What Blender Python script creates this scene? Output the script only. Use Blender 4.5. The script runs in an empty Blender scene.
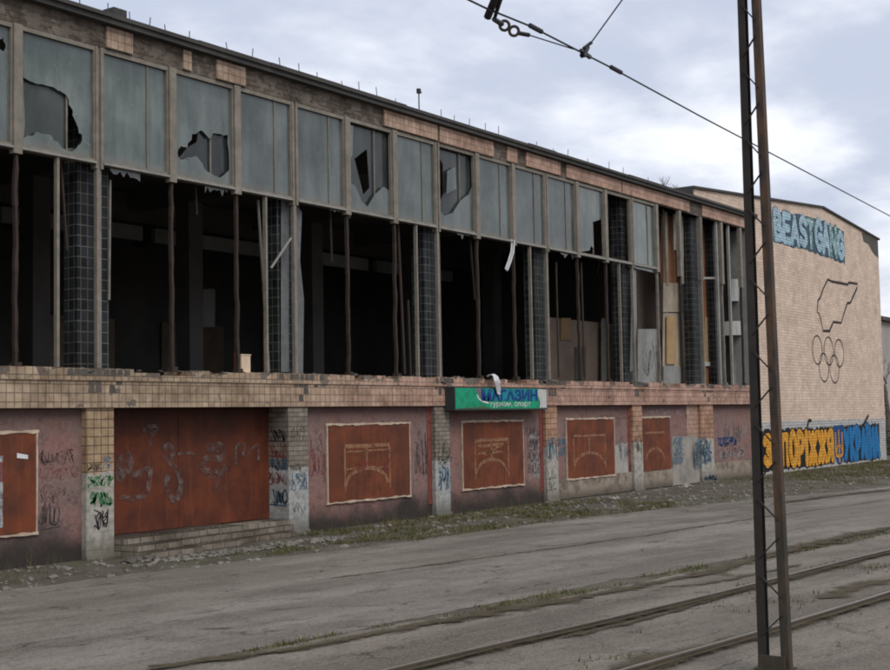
import bpy, math, random
from mathutils import Vector, Matrix
from mathutils.geometry import tessellate_polygon
random.seed(7)
S = bpy.context.scene
COL = S.collection
rad = math.radians

# ------------------------------------------------------------------ camera solved from the photograph
F_PX, W_PX = 1300.0, 890.0
AX = Vector((0.57254, 0.04157, 0.81882)); AY = Vector((-0.81965, 0.05212, 0.57048)); AZ = Vector((-0.01896, -0.99778, 0.06391))
CAM = Vector((0.0, -15.2665, 1.9674))
cd = bpy.data.cameras.new('camera'); cam = bpy.data.objects.new('camera', cd); COL.objects.link(cam)
cd.sensor_width = 36; cd.lens = F_PX / W_PX * 36; cd.clip_start = .05; cd.clip_end = 6000
M = Matrix(((AX.x, -AX.y, -AX.z, CAM.x), (AY.x, -AY.y, -AY.z, CAM.y), (AZ.x, -AZ.y, -AZ.z, CAM.z), (0, 0, 0, 1)))
cam.matrix_world = M
S.camera = cam

def ray(x, y):
    c = Vector(((x - 445) / F_PX, (y - 335) / F_PX, 1))
    return Vector((AX.dot(c), AY.dot(c), AZ.dot(c)))
def P(x, y, Y=0.0):                     # point of the photograph carried onto the wall plane at depth Y: (X, Z)
    r = ray(x, y); t = (Y - CAM.y) / r.y
    return (r.x * t, CAM.z + r.z * t)
def G(x, y, z=0.0):                     # point of the photograph carried onto the level z: (X, Y)
    r = ray(x, y); t = (z - CAM.z) / r.z
    return (r.x * t, CAM.y + r.y * t)

# ------------------------------------------------------------------ mesh helpers
class MB:
    def __init__(s): s.v = []; s.f = []
    def add(s, vs, fs):
        b = len(s.v); s.v += [tuple(v) for v in vs]; s.f += [tuple(i + b for i in f) for f in fs]; return s
    def box(s, x0, x1, y0, y1, z0, z1):
        return s.add([(x0,y0,z0),(x1,y0,z0),(x1,y1,z0),(x0,y1,z0),(x0,y0,z1),(x1,y0,z1),(x1,y1,z1),(x0,y1,z1)],
                     [(3,2,1,0),(4,5,6,7),(0,1,5,4),(1,2,6,5),(2,3,7,6),(3,0,4,7)])
    def prism(s, poly, y0, y1):          # polygon in XZ, extruded along Y
        n = len(poly)
        tri = tessellate_polygon([[Vector((p[0], p[1], 0)) for p in poly]])
        vs = [(p[0], y0, p[1]) for p in poly] + [(p[0], y1, p[1]) for p in poly]
        fs = [tuple(t) for t in tri] + [tuple(i + n for i in reversed(t)) for t in tri]
        fs += [(i, (i + 1) % n, (i + 1) % n + n, i + n) for i in range(n)]
        return s.add(vs, fs)
    def sheet(s, poly, y, holes=()):     # flat polygon in XZ with holes
        loops = [[Vector((p[0], p[1], 0)) for p in poly]] + [[Vector((p[0], p[1], 0)) for p in h] for h in holes]
        pts = [p for l in loops for p in l]
        return s.add([(p.x, y, p.y) for p in pts], [tuple(t) for t in tessellate_polygon(loops)])
    def bar(s, a, b, w, d=None, up=(0, 0, 1)):
        a = Vector(a); b = Vector(b); d = d or w; t = (b - a).normalized(); u = Vector(up)
        if abs(t.dot(u)) > .95: u = Vector((1, 0, 0))
        x = t.cross(u).normalized() * w / 2; y = x.cross(t).normalized() * d / 2
        vs = [p + i * x + j * y for p in (a, b) for i, j in ((-1,-1),(1,-1),(1,1),(-1,1))]
        return s.add(vs, [(3,2,1,0),(4,5,6,7),(0,1,5,4),(1,2,6,5),(2,3,7,6),(3,0,4,7)])
    def tube(s, pts, r, n=6):
        pts = [Vector(p) for p in pts]; rs = r if isinstance(r, (list, tuple)) else [r] * len(pts)
        vs = []; fs = []
        for i, p in enumerate(pts):
            t = (pts[min(i + 1, len(pts) - 1)] - pts[max(i - 1, 0)]).normalized()
            u = Vector((0, 0, 1)) if abs(t.z) < .9 else Vector((1, 0, 0))
            x = t.cross(u).normalized(); y = t.cross(x)
            vs += [p + rs[i] * (math.cos(k * 2 * math.pi / n) * x + math.sin(k * 2 * math.pi / n) * y) for k in range(n)]
        for i in range(len(pts) - 1):
            for k in range(n): fs.append((i*n+k, i*n+(k+1) % n, (i+1)*n+(k+1) % n, (i+1)*n+k))
        fs += [tuple(range(n))[::-1], tuple((len(pts) - 1) * n + k for k in range(n))]
        return s.add(vs, fs)
    def torus(s, c, ax, R, r, n=16, m=6):
        c = Vector(c); ax = Vector(ax).normalized()
        u = ax.cross(Vector((0, 0, 1)) if abs(ax.z) < .9 else Vector((1, 0, 0))).normalized(); v = ax.cross(u)
        vs = []; fs = []
        for i in range(n):
            a = 2 * math.pi * i / n; d = math.cos(a) * u + math.sin(a) * v
            for j in range(m):
                b = 2 * math.pi * j / m; vs.append(c + d * (R + r * math.cos(b)) + ax * r * math.sin(b))
        for i in range(n):
            for j in range(m): fs.append((i*m+j, ((i+1) % n)*m+j, ((i+1) % n)*m+(j+1) % m, i*m+(j+1) % m))
        return s.add(vs, fs)
    def ribbon(s, pts, w, y, closed=False):   # painted line on the wall plane at depth y
        n = len(pts)
        if n < 2: return s
        vs = []
        for i, p in enumerate(pts):
            a = pts[(i - 1) % n] if closed else pts[max(i - 1, 0)]; b = pts[(i + 1) % n] if closed else pts[min(i + 1, n - 1)]
            d = Vector((b[0] - a[0], b[1] - a[1])); d = d.normalized() if d.length > 1e-6 else Vector((1, 0))
            k = w * random.uniform(.85, 1.15) / 2
            vs += [(p[0] - d.y * k, y, p[1] + d.x * k), (p[0] + d.y * k, y, p[1] - d.x * k)]
        fs = [(2*i, 2*i+1, 2*((i+1) % n)+1, 2*((i+1) % n)) for i in range(n if closed else n - 1)]
        return s.add(vs, fs)
    def rock(s, c, r, fl=.7):
        base = [(1,0,0),(-1,0,0),(0,1,0),(0,-1,0),(0,0,1),(0,0,-1),(.6,.6,.6),(-.6,.6,.6),(-.6,-.6,.6),(.6,-.6,.6)]
        j = lambda: random.uniform(.65, 1.25)
        a = random.uniform(0, 6.28); ca, sa = math.cos(a), math.sin(a); sx = random.uniform(.7, 1.6)
        vs = []
        for v in base:
            x, y, z = v[0] * r * j() * sx, v[1] * r * j(), v[2] * r * j() * fl
            vs.append((c[0] + x * ca - y * sa, c[1] + x * sa + y * ca, c[2] + z))
        return s.add(vs, [(4,6,7),(4,7,8),(4,8,9),(4,9,6),(0,6,9),(2,7,6),(1,8,7),(3,9,8),(0,2,6),(2,1,7),(1,3,8),(3,0,9),(5,2,0),(5,1,2),(5,3,1),(5,0,3)])
    def build(s, name, mat, parent=None, label=None, loc=None, smooth=False):
        me = bpy.data.meshes.new(name); me.from_pydata(s.v, [], s.f); me.update()
        if mat: me.materials.append(mat)
        if smooth:
            for p in me.polygons: p.use_smooth = True
        o = bpy.data.objects.new(name, me); COL.objects.link(o)
        if parent: 
            o.parent = parent
            o.matrix_parent_inverse = (parent_world(parent)).inverted()
        if label: o['label'] = label
        return o
def parent_world(o):
    if o.parent: return parent_world(o.parent) @ o.matrix_parent_inverse @ o.matrix_basis
    return o.matrix_basis.copy()
def thing(name, label, cat, loc=(0, 0, 0), group=None):
    o = bpy.data.objects.new(name, None); COL.objects.link(o); o.location = loc; o.empty_display_size = .3
    o.matrix_basis = Matrix.Translation(Vector(loc))
    return tag(o, label, cat, group)
def tag(o, label=None, cat=None, group=None, kind=None):
    if label: o['label'] = label
    if cat: o['category'] = cat
    if group: o['group'] = group
    if kind: o['kind'] = kind
    return o
def smoothpath(pts, k=4):
    out = []; n = len(pts)
    for i in range(n - 1):
        p0, p1, p2, p3 = pts[max(i-1, 0)], pts[i], pts[i+1], pts[min(i+2, n-1)]
        for j in range(k):
            t = j / k
            out.append(tuple(.5 * ((2*p1[d]) + (-p0[d]+p2[d])*t + (2*p0[d]-5*p1[d]+4*p2[d]-p3[d])*t*t + (-p0[d]+3*p1[d]-3*p2[d]+p3[d])*t**3) for d in range(len(p1))))
    out.append(tuple(pts[-1])); return out

# ------------------------------------------------------------------ node helpers
class NT:
    def __init__(s, name):
        s.m = bpy.data.materials.new(name); s.m.use_nodes = True; s.t = s.m.node_tree; s.t.nodes.clear()
        s.out = s.n('OutputMaterial')
    def n(s, ty, **kw):
        nd = s.t.nodes.new('ShaderNode' + ty)
        for k, v in kw.items(): setattr(nd, k, v)
        return nd
    def put(s, sock, v):
        if hasattr(v, 'is_linked') or hasattr(v, 'links'): s.t.links.new(v, sock)
        else:
            if isinstance(v, (tuple, list)) and len(v) == 3 and sock.type == 'RGBA': v = (*v, 1)
            sock.default_value = v
    def pos(s): return s.n('NewGeometry').outputs['Position']
    def obj(s): return s.n('TexCoord').outputs['Object']
    def sep(s, v):
        x = s.n('SeparateXYZ'); s.put(x.inputs[0], v); return x.outputs
    def comb(s, x=0., y=0., z=0.):
        c = s.n('CombineXYZ'); s.put(c.inputs[0], x); s.put(c.inputs[1], y); s.put(c.inputs[2], z); return c.outputs[0]
    def math(s, op, a, b=0., c=None):
        m = s.n('Math', operation=op); s.put(m.inputs[0], a); s.put(m.inputs[1], b)
        if c is not None: s.put(m.inputs[2], c)
        return m.outputs[0]
    def mix(s, f, a, b, mode='MIX'):
        m = s.n('Mix', data_type='RGBA', blend_type=mode); s.put(m.inputs['Factor'], f); s.put(m.inputs[6], a); s.put(m.inputs[7], b); return m.outputs[2]
    def noise(s, v, sc, det=4., rough=.6, dist=0.):
        m = s.n('TexNoise'); s.put(m.inputs['Vector'], v); m.inputs['Scale'].default_value = sc; m.inputs['Detail'].default_value = det
        m.inputs['Roughness'].default_value = rough; m.inputs['Distortion'].default_value = dist; return m.outputs['Fac']
    def scale(s, v, xyz):
        m = s.n('VectorMath', operation='MULTIPLY'); s.put(m.inputs[0], v); m.inputs[1].default_value = xyz; return m.outputs[0]
    def step(s, v, a, b, lo=0., hi=1.):      # smooth ramp a..b
        m = s.n('MapRange', interpolation_type='SMOOTHSTEP'); s.put(m.inputs[0], v)
        for i, q in enumerate((a, b, lo, hi)): s.put(m.inputs[i + 1], q)
        return m.outputs[0]
    def bump(s, h, st=.3, d=.02):
        b = s.n('Bump'); b.inputs['Strength'].default_value = st; b.inputs['Distance'].default_value = d; s.put(b.inputs['Height'], h); return b.outputs[0]
    def bsdf(s, col, rough=.9, normal=None, spec=.3, metal=0.):
        p = s.n('BsdfPrincipled'); s.put(p.inputs['Base Color'], col); s.put(p.inputs['Roughness'], rough)
        p.inputs['Specular IOR Level'].default_value = spec; p.inputs['Metallic'].default_value = metal
        if normal is not None: s.put(p.inputs['Normal'], normal)
        return p.outputs[0]
    def done(s, sh):
        s.t.links.new(sh, s.out.inputs[0]); return s.m
    def alpha(s, sh, a):
        m = s.n('MixShader'); s.put(m.inputs[0], a); s.t.links.new(s.n('BsdfTransparent').outputs[0], m.inputs[1]); s.t.links.new(sh, m.inputs[2]); return m.outputs[0]

def simple(name, c, rough=.85, var=.35, sc=6., spec=.3, metal=0., bump=.15):
    t = NT(name); v = t.obj(); n1 = t.noise(v, sc, 6.); n2 = t.noise(v, sc * .22, 3.)
    k = t.math('ADD', t.math('MULTIPLY', n1, var * 2), t.math('MULTIPLY', n2, var * 2))
    k = t.math('ADD', k, 1 - 2 * var)
    col = t.mix(1., (*c, 1), t.comb(k, k, k), 'MULTIPLY')
    return t.done(t.bsdf(col, rough, t.bump(n1, bump, .01), spec, metal))

def tilemat(name, c1, c2, mortar, w, h, off=0., ms=.008, dirt=.6, pink=None, painted=None, rough=.6, chips=None, streak=True):
    t = NT(name); p = t.pos(); x, y, z = t.sep(p)
    u = t.math('ADD', x, y); uv = t.comb(u, z, 0.)
    b = t.n('TexBrick'); b.offset = off; b.squash = 1.
    t.put(b.inputs['Vector'], uv); t.put(b.inputs['Color1'], c1); t.put(b.inputs['Color2'], c2); t.put(b.inputs['Mortar'], mortar)
    b.inputs['Scale'].default_value = 1.; b.inputs['Mortar Size'].default_value = ms; b.inputs['Mortar Smooth'].default_value = .3
    b.inputs['Brick Width'].default_value = w; b.inputs['Row Height'].default_value = h; b.inputs['Bias'].default_value = 0.
    col = b.outputs['Color']
    if pink: col = t.mix(t.step(x, pink[1], pink[2]), col, t.mix(1., col, pink[0], 'MULTIPLY'))
    n1 = t.noise(p, 1.3, 5., .65); n2 = t.noise(p, 9., 4.)
    if chips:                               # facing that has fallen off
        c = t.math('ADD', t.noise(t.scale(p, (1, 1, 1.6)), chips[1], 5., .62), t.math('MULTIPLY', t.step(z, chips[2], chips[3]), chips[4]))
        col = t.mix(t.step(c, chips[0], chips[0] + .025), col, t.mix(n2, (.10, .085, .07), (.24, .2, .165)))
    d = t.step(t.math('ADD', t.math('MULTIPLY', n1, .7), t.math('MULTIPLY', n2, .3)), .35, .68)
    col = t.mix(t.math('MULTIPLY', d, dirt), col, t.mix(1., col, (.40, .36, .32), 'MULTIPLY'))
    if streak:
        st = t.noise(t.scale(t.comb(u, z, 0.), (5., .35, 1)), 1.6, 4., .6)
        col = t.mix(t.step(st, .55, .75, 0., .55), col, t.mix(1., col, (.38, .34, .3), 'MULTIPLY'))
    if painted:                             # lower half whitewashed, edge uneven
        pc, ph = painted
        e = t.math('ADD', z, t.math('MULTIPLY', t.noise(p, 3., 3.), .25))
        pcol = t.mix(t.step(n2, .35, .7), pc, tuple(q * .6 for q in pc))
        pcol = t.mix(t.step(z, .0, .45, .85, 0.), pcol, (.11, .105, .085))
        col = t.mix(t.step(e, ph + .12, ph + .15, .92, 0.), col, pcol)
    hgt = t.math('ADD', t.math('MULTIPLY', b.outputs['Fac'], -1.), t.math('MULTIPLY', n2, .35))
    return t.done(t.bsdf(col, rough, t.bump(hgt, .5, .008), .15))

M_tan = tilemat('tan_tile', (.47, .36, .255), (.35, .265, .185), (.17, .132, .10), .133, .128, dirt=.9, pink=((1.16, .96, 1.05), 15, 23), chips=(.63, 2.2, 2.60, 2.8, .13))
M_fascia = tilemat('fascia_tile', (.52, .395, .305), (.41, .305, .23), (.25, .19, .145), .133, .128, dirt=.85, pink=((1.0, .86, .86), 16, 26))
M_pil = tilemat('pilaster_tile', (.46, .335, .21), (.36, .25, .155), (.12, .09, .064), .133, .128, dirt=.85, pink=((1.05, .88, .93), 16, 24), painted=((.38, .365, .32), 1.25))
M_pilb = tilemat('pilaster_brick', (.27, .235, .19), (.19, .165, .135), (.09, .08, .065), .26, .085, off=.5, dirt=.75, painted=((.37, .375, .36), 1.12))
M_wingbrick = tilemat('pale_brick', (.71, .56, .445), (.58, .45, .355), (.45, .36, .285), .27, .095, off=.5, ms=.010, dirt=.42)
M_coltile = tilemat('dark_column_tile', (.011, .014, .016), (.032, .036, .038), (.13, .13, .122), .128, .16, ms=.007, dirt=.7, rough=.55)

def plaster():
    t = NT('pink_plaster'); p = t.pos(); x, y, z = t.sep(p)
    n1 = t.noise(p, 14., 6., .75); n2 = t.noise(p, 1.1, 4.); n3 = t.noise(p, 40., 3., .8)
    n4 = t.noise(p, 4.5, 5., .7)
    c = t.mix(t.step(n2, .35, .65), (.225, .115, .098), (.19, .14, .125))
    c = t.mix(t.step(n4, .48, .66, 0., .7), c, (.09, .062, .058)); c = t.mix(t.step(n4, .44, .3, 0., .6), c, (.26, .19, .17))
    c = t.mix(t.step(n1, .4, .7), c, (.25, .165, .15))
    c = t.mix(t.step(n3, .5, .75, 0., .7), c, (.12, .075, .068))
    e = t.math('ADD', z, t.math('MULTIPLY', n2, -.9))
    c = t.mix(t.step(e, -.36, .22, .95, 0.), c, (.034, .03, .026))
    c = t.mix(t.step(z, 1.7, 2.22, 0., .65), c, (.07, .042, .038))  # shading below the ledge put into the plaster colour
    return t.done(t.bsdf(c, .95, t.bump(t.math('ADD', n1, n3), .8, .012), .15))
M_plaster = plaster()
def rustsheet(name='rust_painted_steel', k=1.):
    t = NT(name); p = t.pos(); x, y, z = t.sep(p)
    n1 = t.noise(p, 2.1, 6., .65); n2 = t.noise(t.scale(p, (7, 7, .7)), 1.5, 4.); n3 = t.noise(p, 30., 3.)
    c = t.mix(t.step(n1, .38, .66), (.155, .038, .013), (.085, .022, .009))
    c = t.mix(t.step(n2, .5, .72, 0., .55), c, (.22, .066, .02))
    c = t.mix(t.step(t.noise(p, .9, 3.), .45, .62, 0., .5), c, (.06, .02, .012))
    c = t.mix(t.step(z, 1.7, 2.2, 0., .6), c, (.03, .012, .008))  # shadow over the top of the gate painted into the steel colour
    c = t.mix(t.step(n3, .55, .75, 0., .4), c, (.04, .014, .009))
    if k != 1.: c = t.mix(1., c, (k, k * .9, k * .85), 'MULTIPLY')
    return t.done(t.bsdf(c, .75, t.bump(t.math('ADD', n1, t.math('MULTIPLY', n3, .3)), .25, .02), .35))
def basemat():
    t = NT('stained_base_render'); p = t.pos(); z = t.sep(p)[2]; n1 = t.noise(p, 3.2, 6., .7); n2 = t.noise(p, 16., 4., .7)
    c = t.mix(t.step(n1, .36, .66), (.31, .26, .205), (.135, .11, .09)); c = t.mix(t.step(n2, .5, .72, 0., .6), c, (.09, .078, .066))
    c = t.mix(t.step(t.math('ADD', z, t.math('MULTIPLY', n1, .4)), .12, .5, .85, 0.), c, (.055, .05, .04))
    return t.done(t.bsdf(c, .95, t.bump(n2, .6, .012), .1))
M_base = basemat()
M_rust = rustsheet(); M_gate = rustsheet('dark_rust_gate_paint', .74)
def glassmat(name='dusty_glass', k=1., al=(.82, .97)):
    t = NT(name); p = t.pos(); x, y, z = t.sep(p)
    st = t.noise(t.scale(p, (1.7, 1.7, .3)), 1.3, 6., .7); bl = t.noise(p, .7, 4., .6); sp = t.noise(p, 14., 4., .7)
    c = t.mix(t.step(st, .32, .74), tuple(q * k for q in (.075, .092, .093)), tuple(q * k for q in (.135, .157, .156)))
    c = t.mix(t.step(bl, .35, .66), c, t.mix(1., c, (.55, .58, .58), 'MULTIPLY'))
    c = t.mix(t.step(sp, .58, .78, 0., .4), c, tuple(q * k for q in (.20, .22, .2)))
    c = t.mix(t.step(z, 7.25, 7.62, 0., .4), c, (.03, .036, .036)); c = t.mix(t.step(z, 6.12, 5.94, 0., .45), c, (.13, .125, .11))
    rn = t.n('ObjectInfo').outputs['Random']; kk = t.math('MULTIPLY_ADD', rn, .75, .72); c = t.mix(1., c, t.comb(kk, kk, t.math('MULTIPLY_ADD', rn, .62, .74)), 'MULTIPLY')
    sh = t.bsdf(c, .16, t.bump(t.noise(p, 1.1, 2.), .05, .05), .5)
    return t.done(t.alpha(sh, t.step(st, .1, .6, *al)))
M_glass = glassmat(); M_glass2 = glassmat('dark_inner_glass', .42, (.55, .8))
M_conc = simple('grey_concrete', (.27, .25, .22), .9, .3, 5.)
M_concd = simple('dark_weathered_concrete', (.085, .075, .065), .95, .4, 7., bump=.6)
M_roofcap = simple('bitumen_roof_edge', (.055, .053, .05), .9, .45, 5.)
M_frame = simple('weathered_frame_metal', (.185, .165, .135), .7, .48, 9.)
M_framed = simple('rusted_dark_frame', (.034, .024, .018), .8, .4, 8.)
M_alu = simple('grey_aluminium_strip', (.24, .235, .215), .5, .35, 9.)
M_dark = simple('dark_plaster', (.115, .107, .10), .95, .4, 1.2)  # even dark tone that keeps the hall interior near black
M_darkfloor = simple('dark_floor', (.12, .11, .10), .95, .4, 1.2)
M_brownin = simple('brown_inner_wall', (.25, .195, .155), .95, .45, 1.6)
M_brown = simple('brown_board', (.23, .105, .05), .8, .35, 4.)
M_tan2 = simple('tan_board', (.34, .23, .12), .85, .3, 4.)
M_beige = simple('beige_panel', (.36, .30, .235), .9, .42, 2.4)
M_whitep = simple('flaking_white_panel', (.42, .42, .40), .8, .35, 3.)
M_greyp = simple('pale_grey_panel', (.24, .245, .235), .85, .4, 3.)
M_trim = simple('chipped_cream_trim', (.42, .33, .25), .9, .5, 14.)
M_pole = None
def polemat():
    t = NT('rusty_pole_paint'); p = t.obj(); z = t.sep(p)[2]
    n1 = t.noise(t.scale(p, (1, 1, .35)), 7., 6., .65); n2 = t.noise(p, 30., 3.)
    c = t.mix(t.step(n1, .42, .62), (.032, .026, .021), (.085, .046, .026))
    c = t.mix(t.step(z, .0, 2.2, .55, 0.), c, (.032, .036, .024))
    c = t.mix(t.step(n2, .55, .75, 0., .5), c, (.02, .017, .015))
    return t.done(t.bsdf(c, .75, t.bump(n1, .3, .005), .3))
M_bare = simple('bluish_bare_concrete', (.125, .132, .135), .8, .5, 6., bump=.5)
M_pole = polemat(); M_black = simple('blackened_steel', (.026, .022, .019), .8, .45, 6.)
M_rail = simple('worn_rail_steel', (.058, .044, .032), .75, .5, 9., .2)
M_railhead = simple('rubbed_rail_head', (.15, .13, .105), .5, .4, 12., .4)
M_wire = simple('dark_wire', (.03, .03, .035), .6, .2)
M_porc = simple('insulator_black', (.018, .018, .022), .4, .3)
M_rag = simple('dirty_white_cloth', (.55, .55, .56), .95, .25, 8.)
M_stone = simple('rubble_grey', (.165, .152, .132), .95, .5, 3.)
def paint(name, c, worn=0., rough=.8, brick=False, op=1.):
    t = NT(name); p = t.pos(); n1 = t.noise(p, 7., 5., .7); n2 = t.noise(p, 1.5, 3.)
    col = t.mix(t.step(n1, .35, .7), c, tuple(q * .62 for q in c))
    if brick:
        x, y, z = t.sep(p); b = t.n('TexBrick'); b.offset = .5; t.put(b.inputs['Vector'], t.comb(t.math('ADD', x, y), z, 0.))
        for i_, v_ in (('Scale', 1.), ('Mortar Size', .012), ('Mortar Smooth', .3), ('Brick Width', .27), ('Row Height', .095), ('Bias', 0.)): b.inputs[i_].default_value = v_
        t.put(b.inputs['Color1'], (1, 1, 1)); t.put(b.inputs['Color2'], (.84, .84, .84)); t.put(b.inputs['Mortar'], (.5, .47, .45))
        col = t.mix(1., col, b.outputs['Color'], 'MULTIPLY')
    sh = t.bsdf(col, rough, None, .25)
    if worn: sh = t.alpha(sh, t.step(t.math('ADD', t.math('MULTIPLY', n1, .7), t.math('MULTIPLY', n2, .3)), worn - .12, worn + .14, 0., 1.) if False else t.step(t.math('ADD', t.math('MULTIPLY', n1, .7), t.math('MULTIPLY', n2, .3)), worn + .16, worn - .10, 0., op))
    return t.done(sh)
PB = paint('black_spray', (.03, .028, .03), .52)
PBl = paint('blue_spray', (.12, .20, .27), .54, op=.85)
PGr = paint('green_spray', (.07, .20, .09), .56)
PRed = paint('red_spray', (.22, .045, .04), .5, op=.75)
PWh = paint('white_spray', (.36, .36, .36), .52)
PGy = paint('grey_chalky_spray', (.15, .105, .095), .46)
POr = paint('pale_rust_scorch', (.34, .175, .10), .57, op=.7)
PBloom = paint('light_rust_bloom', (.22, .075, .035), .5, op=.5)
PSky = paint('sky_blue_fill', (.40, .60, .72), brick=True); PSkyD = paint('navy_outline', (.075, .12, .17), .62, brick=True); PSkyL = paint('pale_blue_highlight', (.50, .66, .72), .55, brick=True)
PTeal = paint('mint_fill', (.30, .55, .52), .5, brick=True)
PYel = paint('yellow_orange_fill', (.80, .36, .028), brick=True); PYelL = paint('light_yellow_sheen', (.88, .50, .09), .46, brick=True)
PBlue = paint('strong_blue_fill', (.012, .19, .47), brick=True); PBlueD = paint('deep_blue_fill', (.012, .07, .22), brick=True); PBlk = paint('black_outline', (.012, .012, .014), brick=True)
PWall = paint('whitewash_band', (.50, .50, .49), .66, brick=True)
PMap = paint('dark_brown_line', (.05, .035, .03), .72, brick=True)

# ------------------------------------------------------------------ world and light
SUN_EL, SUN_ROT = rad(46), rad(205)
w = bpy.data.worlds.new('World'); S.world = w; w.use_nodes = True
t = w.node_tree; t.nodes.clear()
class WT(NT):
    def __init__(s, tree): s.t = tree
q = WT(t)
sky = q.n('TexSky', sky_type='NISHITA'); sky.sun_disc = False; sky.sun_elevation = SUN_EL; sky.sun_rotation = SUN_ROT; sky.dust_density = 3.
dv = q.n('TexCoord').outputs['Generated']; dx, dy, dz = q.sep(dv)
den = q.math('ADD', q.math('MAXIMUM', dz, 0.), .22)
pl = q.comb(q.math('DIVIDE', dx, den), q.math('DIVIDE', dy, den), 0.)
c1 = q.noise(pl, 1.05, 7., .52, .3); c2 = q.noise(pl, 3.1, 5., .55)
cl = q.math('ADD', q.math('MULTIPLY', c1, .75), q.math('MULTIPLY', c2, .25))
ccol = q.mix(q.step(cl, .415, .585), (6.4, 7.0, 8.5), (12.6, 12.7, 13.2))
ccol = q.mix(q.step(dz, .0, .16, .7, 0.), ccol, (7.4, 7.5, 8.4))
skyc = q.mix(.88, sky.outputs[0], ccol)
bg = q.n('Background'); q.put(bg.inputs[0], skyc); bg.inputs[1].default_value = .1
wo = q.n('OutputWorld'); t.links.new(bg.outputs[0], wo.inputs[0])
sl = bpy.data.lights.new('sun', 'SUN'); sl.energy = 1.55; sl.angle = rad(25); sl.color = (1, .96, .9)
so = bpy.data.objects.new('sun', sl); COL.objects.link(so)
# the sky's rotation runs clockwise from +Y
sdir = Vector((math.sin(SUN_ROT) * math.cos(SUN_EL), math.cos(SUN_ROT) * math.cos(SUN_EL), math.sin(SUN_EL)))
so.rotation_euler = (-sdir).to_track_quat('-Z', 'Y').to_euler(); so.location = (0, -20, 30)

# ------------------------------------------------------------------ ground, road, pavement
def groundmat():
    t = NT('verge_dirt'); p = t.pos()
    n1 = t.noise(p, 1.2, 6., .65); n2 = t.noise(p, 25., 4., .7); n3 = t.noise(p, .45, 3.)
    c = t.mix(t.step(n1, .38, .62), (.115, .102, .08), (.07, .06, .043))
    c = t.mix(t.step(n3, .5, .68, 0., .6), c, (.075, .085, .04))
    c = t.mix(t.step(n2, .45, .75, 0., .7), c, (.20, .18, .155))
    c = t.mix(t.step(n2, .45, .25, 0., .7), c, (.045, .04, .032))
    return t.done(t.bsdf(c, .95, t.bump(n2, .9, .03), .15))
def roadmat(name, c1, c2, sc=1.):
    t = NT(name); p = t.pos(); x, y, z = t.sep(p)
    along = t.scale(t.comb(t.math('ADD', x, t.math('MULTIPLY', y, .16)), t.math('ADD', y, t.math('MULTIPLY', x, .14)), 0.), (.25, 1.3, 1.))
    n1 = t.noise(along, .9, 6., .62); n2 = t.noise(p, 38., 5., .85); n3 = t.noise(p, 2.3, 5.); n4 = t.noise(along, 3.2, 6., .7, 1.); n5 = t.noise(p, 16., 5., .75)
    c = t.mix(t.step(n1, .34, .64), c1, c2)
    c = t.mix(t.step(n3, .50, .66, 0., .5), c, (.075, .066, .055))
    c = t.mix(t.step(n4, .60, .68, 0., .6), c, (.062, .05, .036)); c = t.mix(t.step(n5, .48, .66, 0., .65), c, (.075, .064, .05)); c = t.mix(t.step(n5, .46, .28, 0., .4), c, (.27, .245, .21))
    n6 = t.noise(p, 190., 2., .8)
    c = t.mix(t.step(n2, .5, .68, 0., .65), c, (.33, .295, .25)); c = t.mix(t.step(n2, .5, .33, 0., .65), c, (.045, .038, .03)); c = t.mix(t.step(n6, .52, .7, 0., .5), c, (.36, .33, .29)); c = t.mix(t.step(n6, .48, .32, 0., .5), c, (.04, .034, .028))
    pv = t.n('TexVoronoi'); t.put(pv.inputs['Vector'], t.scale(along, (1.6, .55, 1.))); pv.inputs['Scale'].default_value = .8; pv.inputs['Randomness'].default_value = .9
    pc = t.sep(pv.outputs['Color'])[0]; c = t.mix(t.step(pc, .66, .78, 0., .14), c, t.mix(1., c, (.62, .6, .58), 'MULTIPLY')); c = t.mix(t.step(pc, .26, .14, 0., .12), c, (.27, .24, .205))
    v = t.n('TexVoronoi', feature='DISTANCE_TO_EDGE'); vv = t.n('VectorMath', operation='ADD'); t.put(vv.inputs[0], along)
    nn = t.n('TexNoise'); t.put(nn.inputs['Vector'], p); nn.inputs['Scale'].default_value = 2.5; nn.inputs['Detail'].default_value = 4
    t.put(vv.inputs[1], t.scale(nn.outputs['Color'], (.35, .35, .35))); t.put(v.inputs['Vector'], vv.outputs[0]); v.inputs['Scale'].default_value = .9 * sc
    ck = t.math('MULTIPLY', t.step(v.outputs['Distance'], .004, .014, 1., 0.), t.step(n3, .42, .6))
    c = t.mix(t.math('MULTIPLY', ck, .75), c, (.05, .042, .033))
    h = t.math('SUBTRACT', t.math('ADD', t.math('MULTIPLY', n2, .5), n3), ck)
    return t.done(t.bsdf(c, .9, t.bump(h, .45, .02), .2))
M_ground = groundmat()
M_road = roadmat('worn_asphalt', (.228, .205, .178), (.112, .097, .08))
M_pave = roadmat('patched_asphalt', (.205, .178, .146), (.098, .083, .064), 1.3)
def dirtmat():
    t = NT('crack_dirt'); p = t.pos(); n = t.noise(p, 9., 5., .7)
    c = t.mix(n, (.045, .037, .023), (.11, .09, .06))
    return t.done(t.alpha(t.bsdf(c, .95, None, .1), t.step(t.math('ADD', t.math('MULTIPLY', t.n('VertexColor', layer_name='edge').outputs['Color'], .42), t.math('ADD', t.math('MULTIPLY', t.noise(p, 3.5, 4., .7), .55), t.math('MULTIPLY', t.noise(p, 26., 4., .8), .45))), .66, .9, 0., .92)))
M_dirt = dirtmat()

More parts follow.
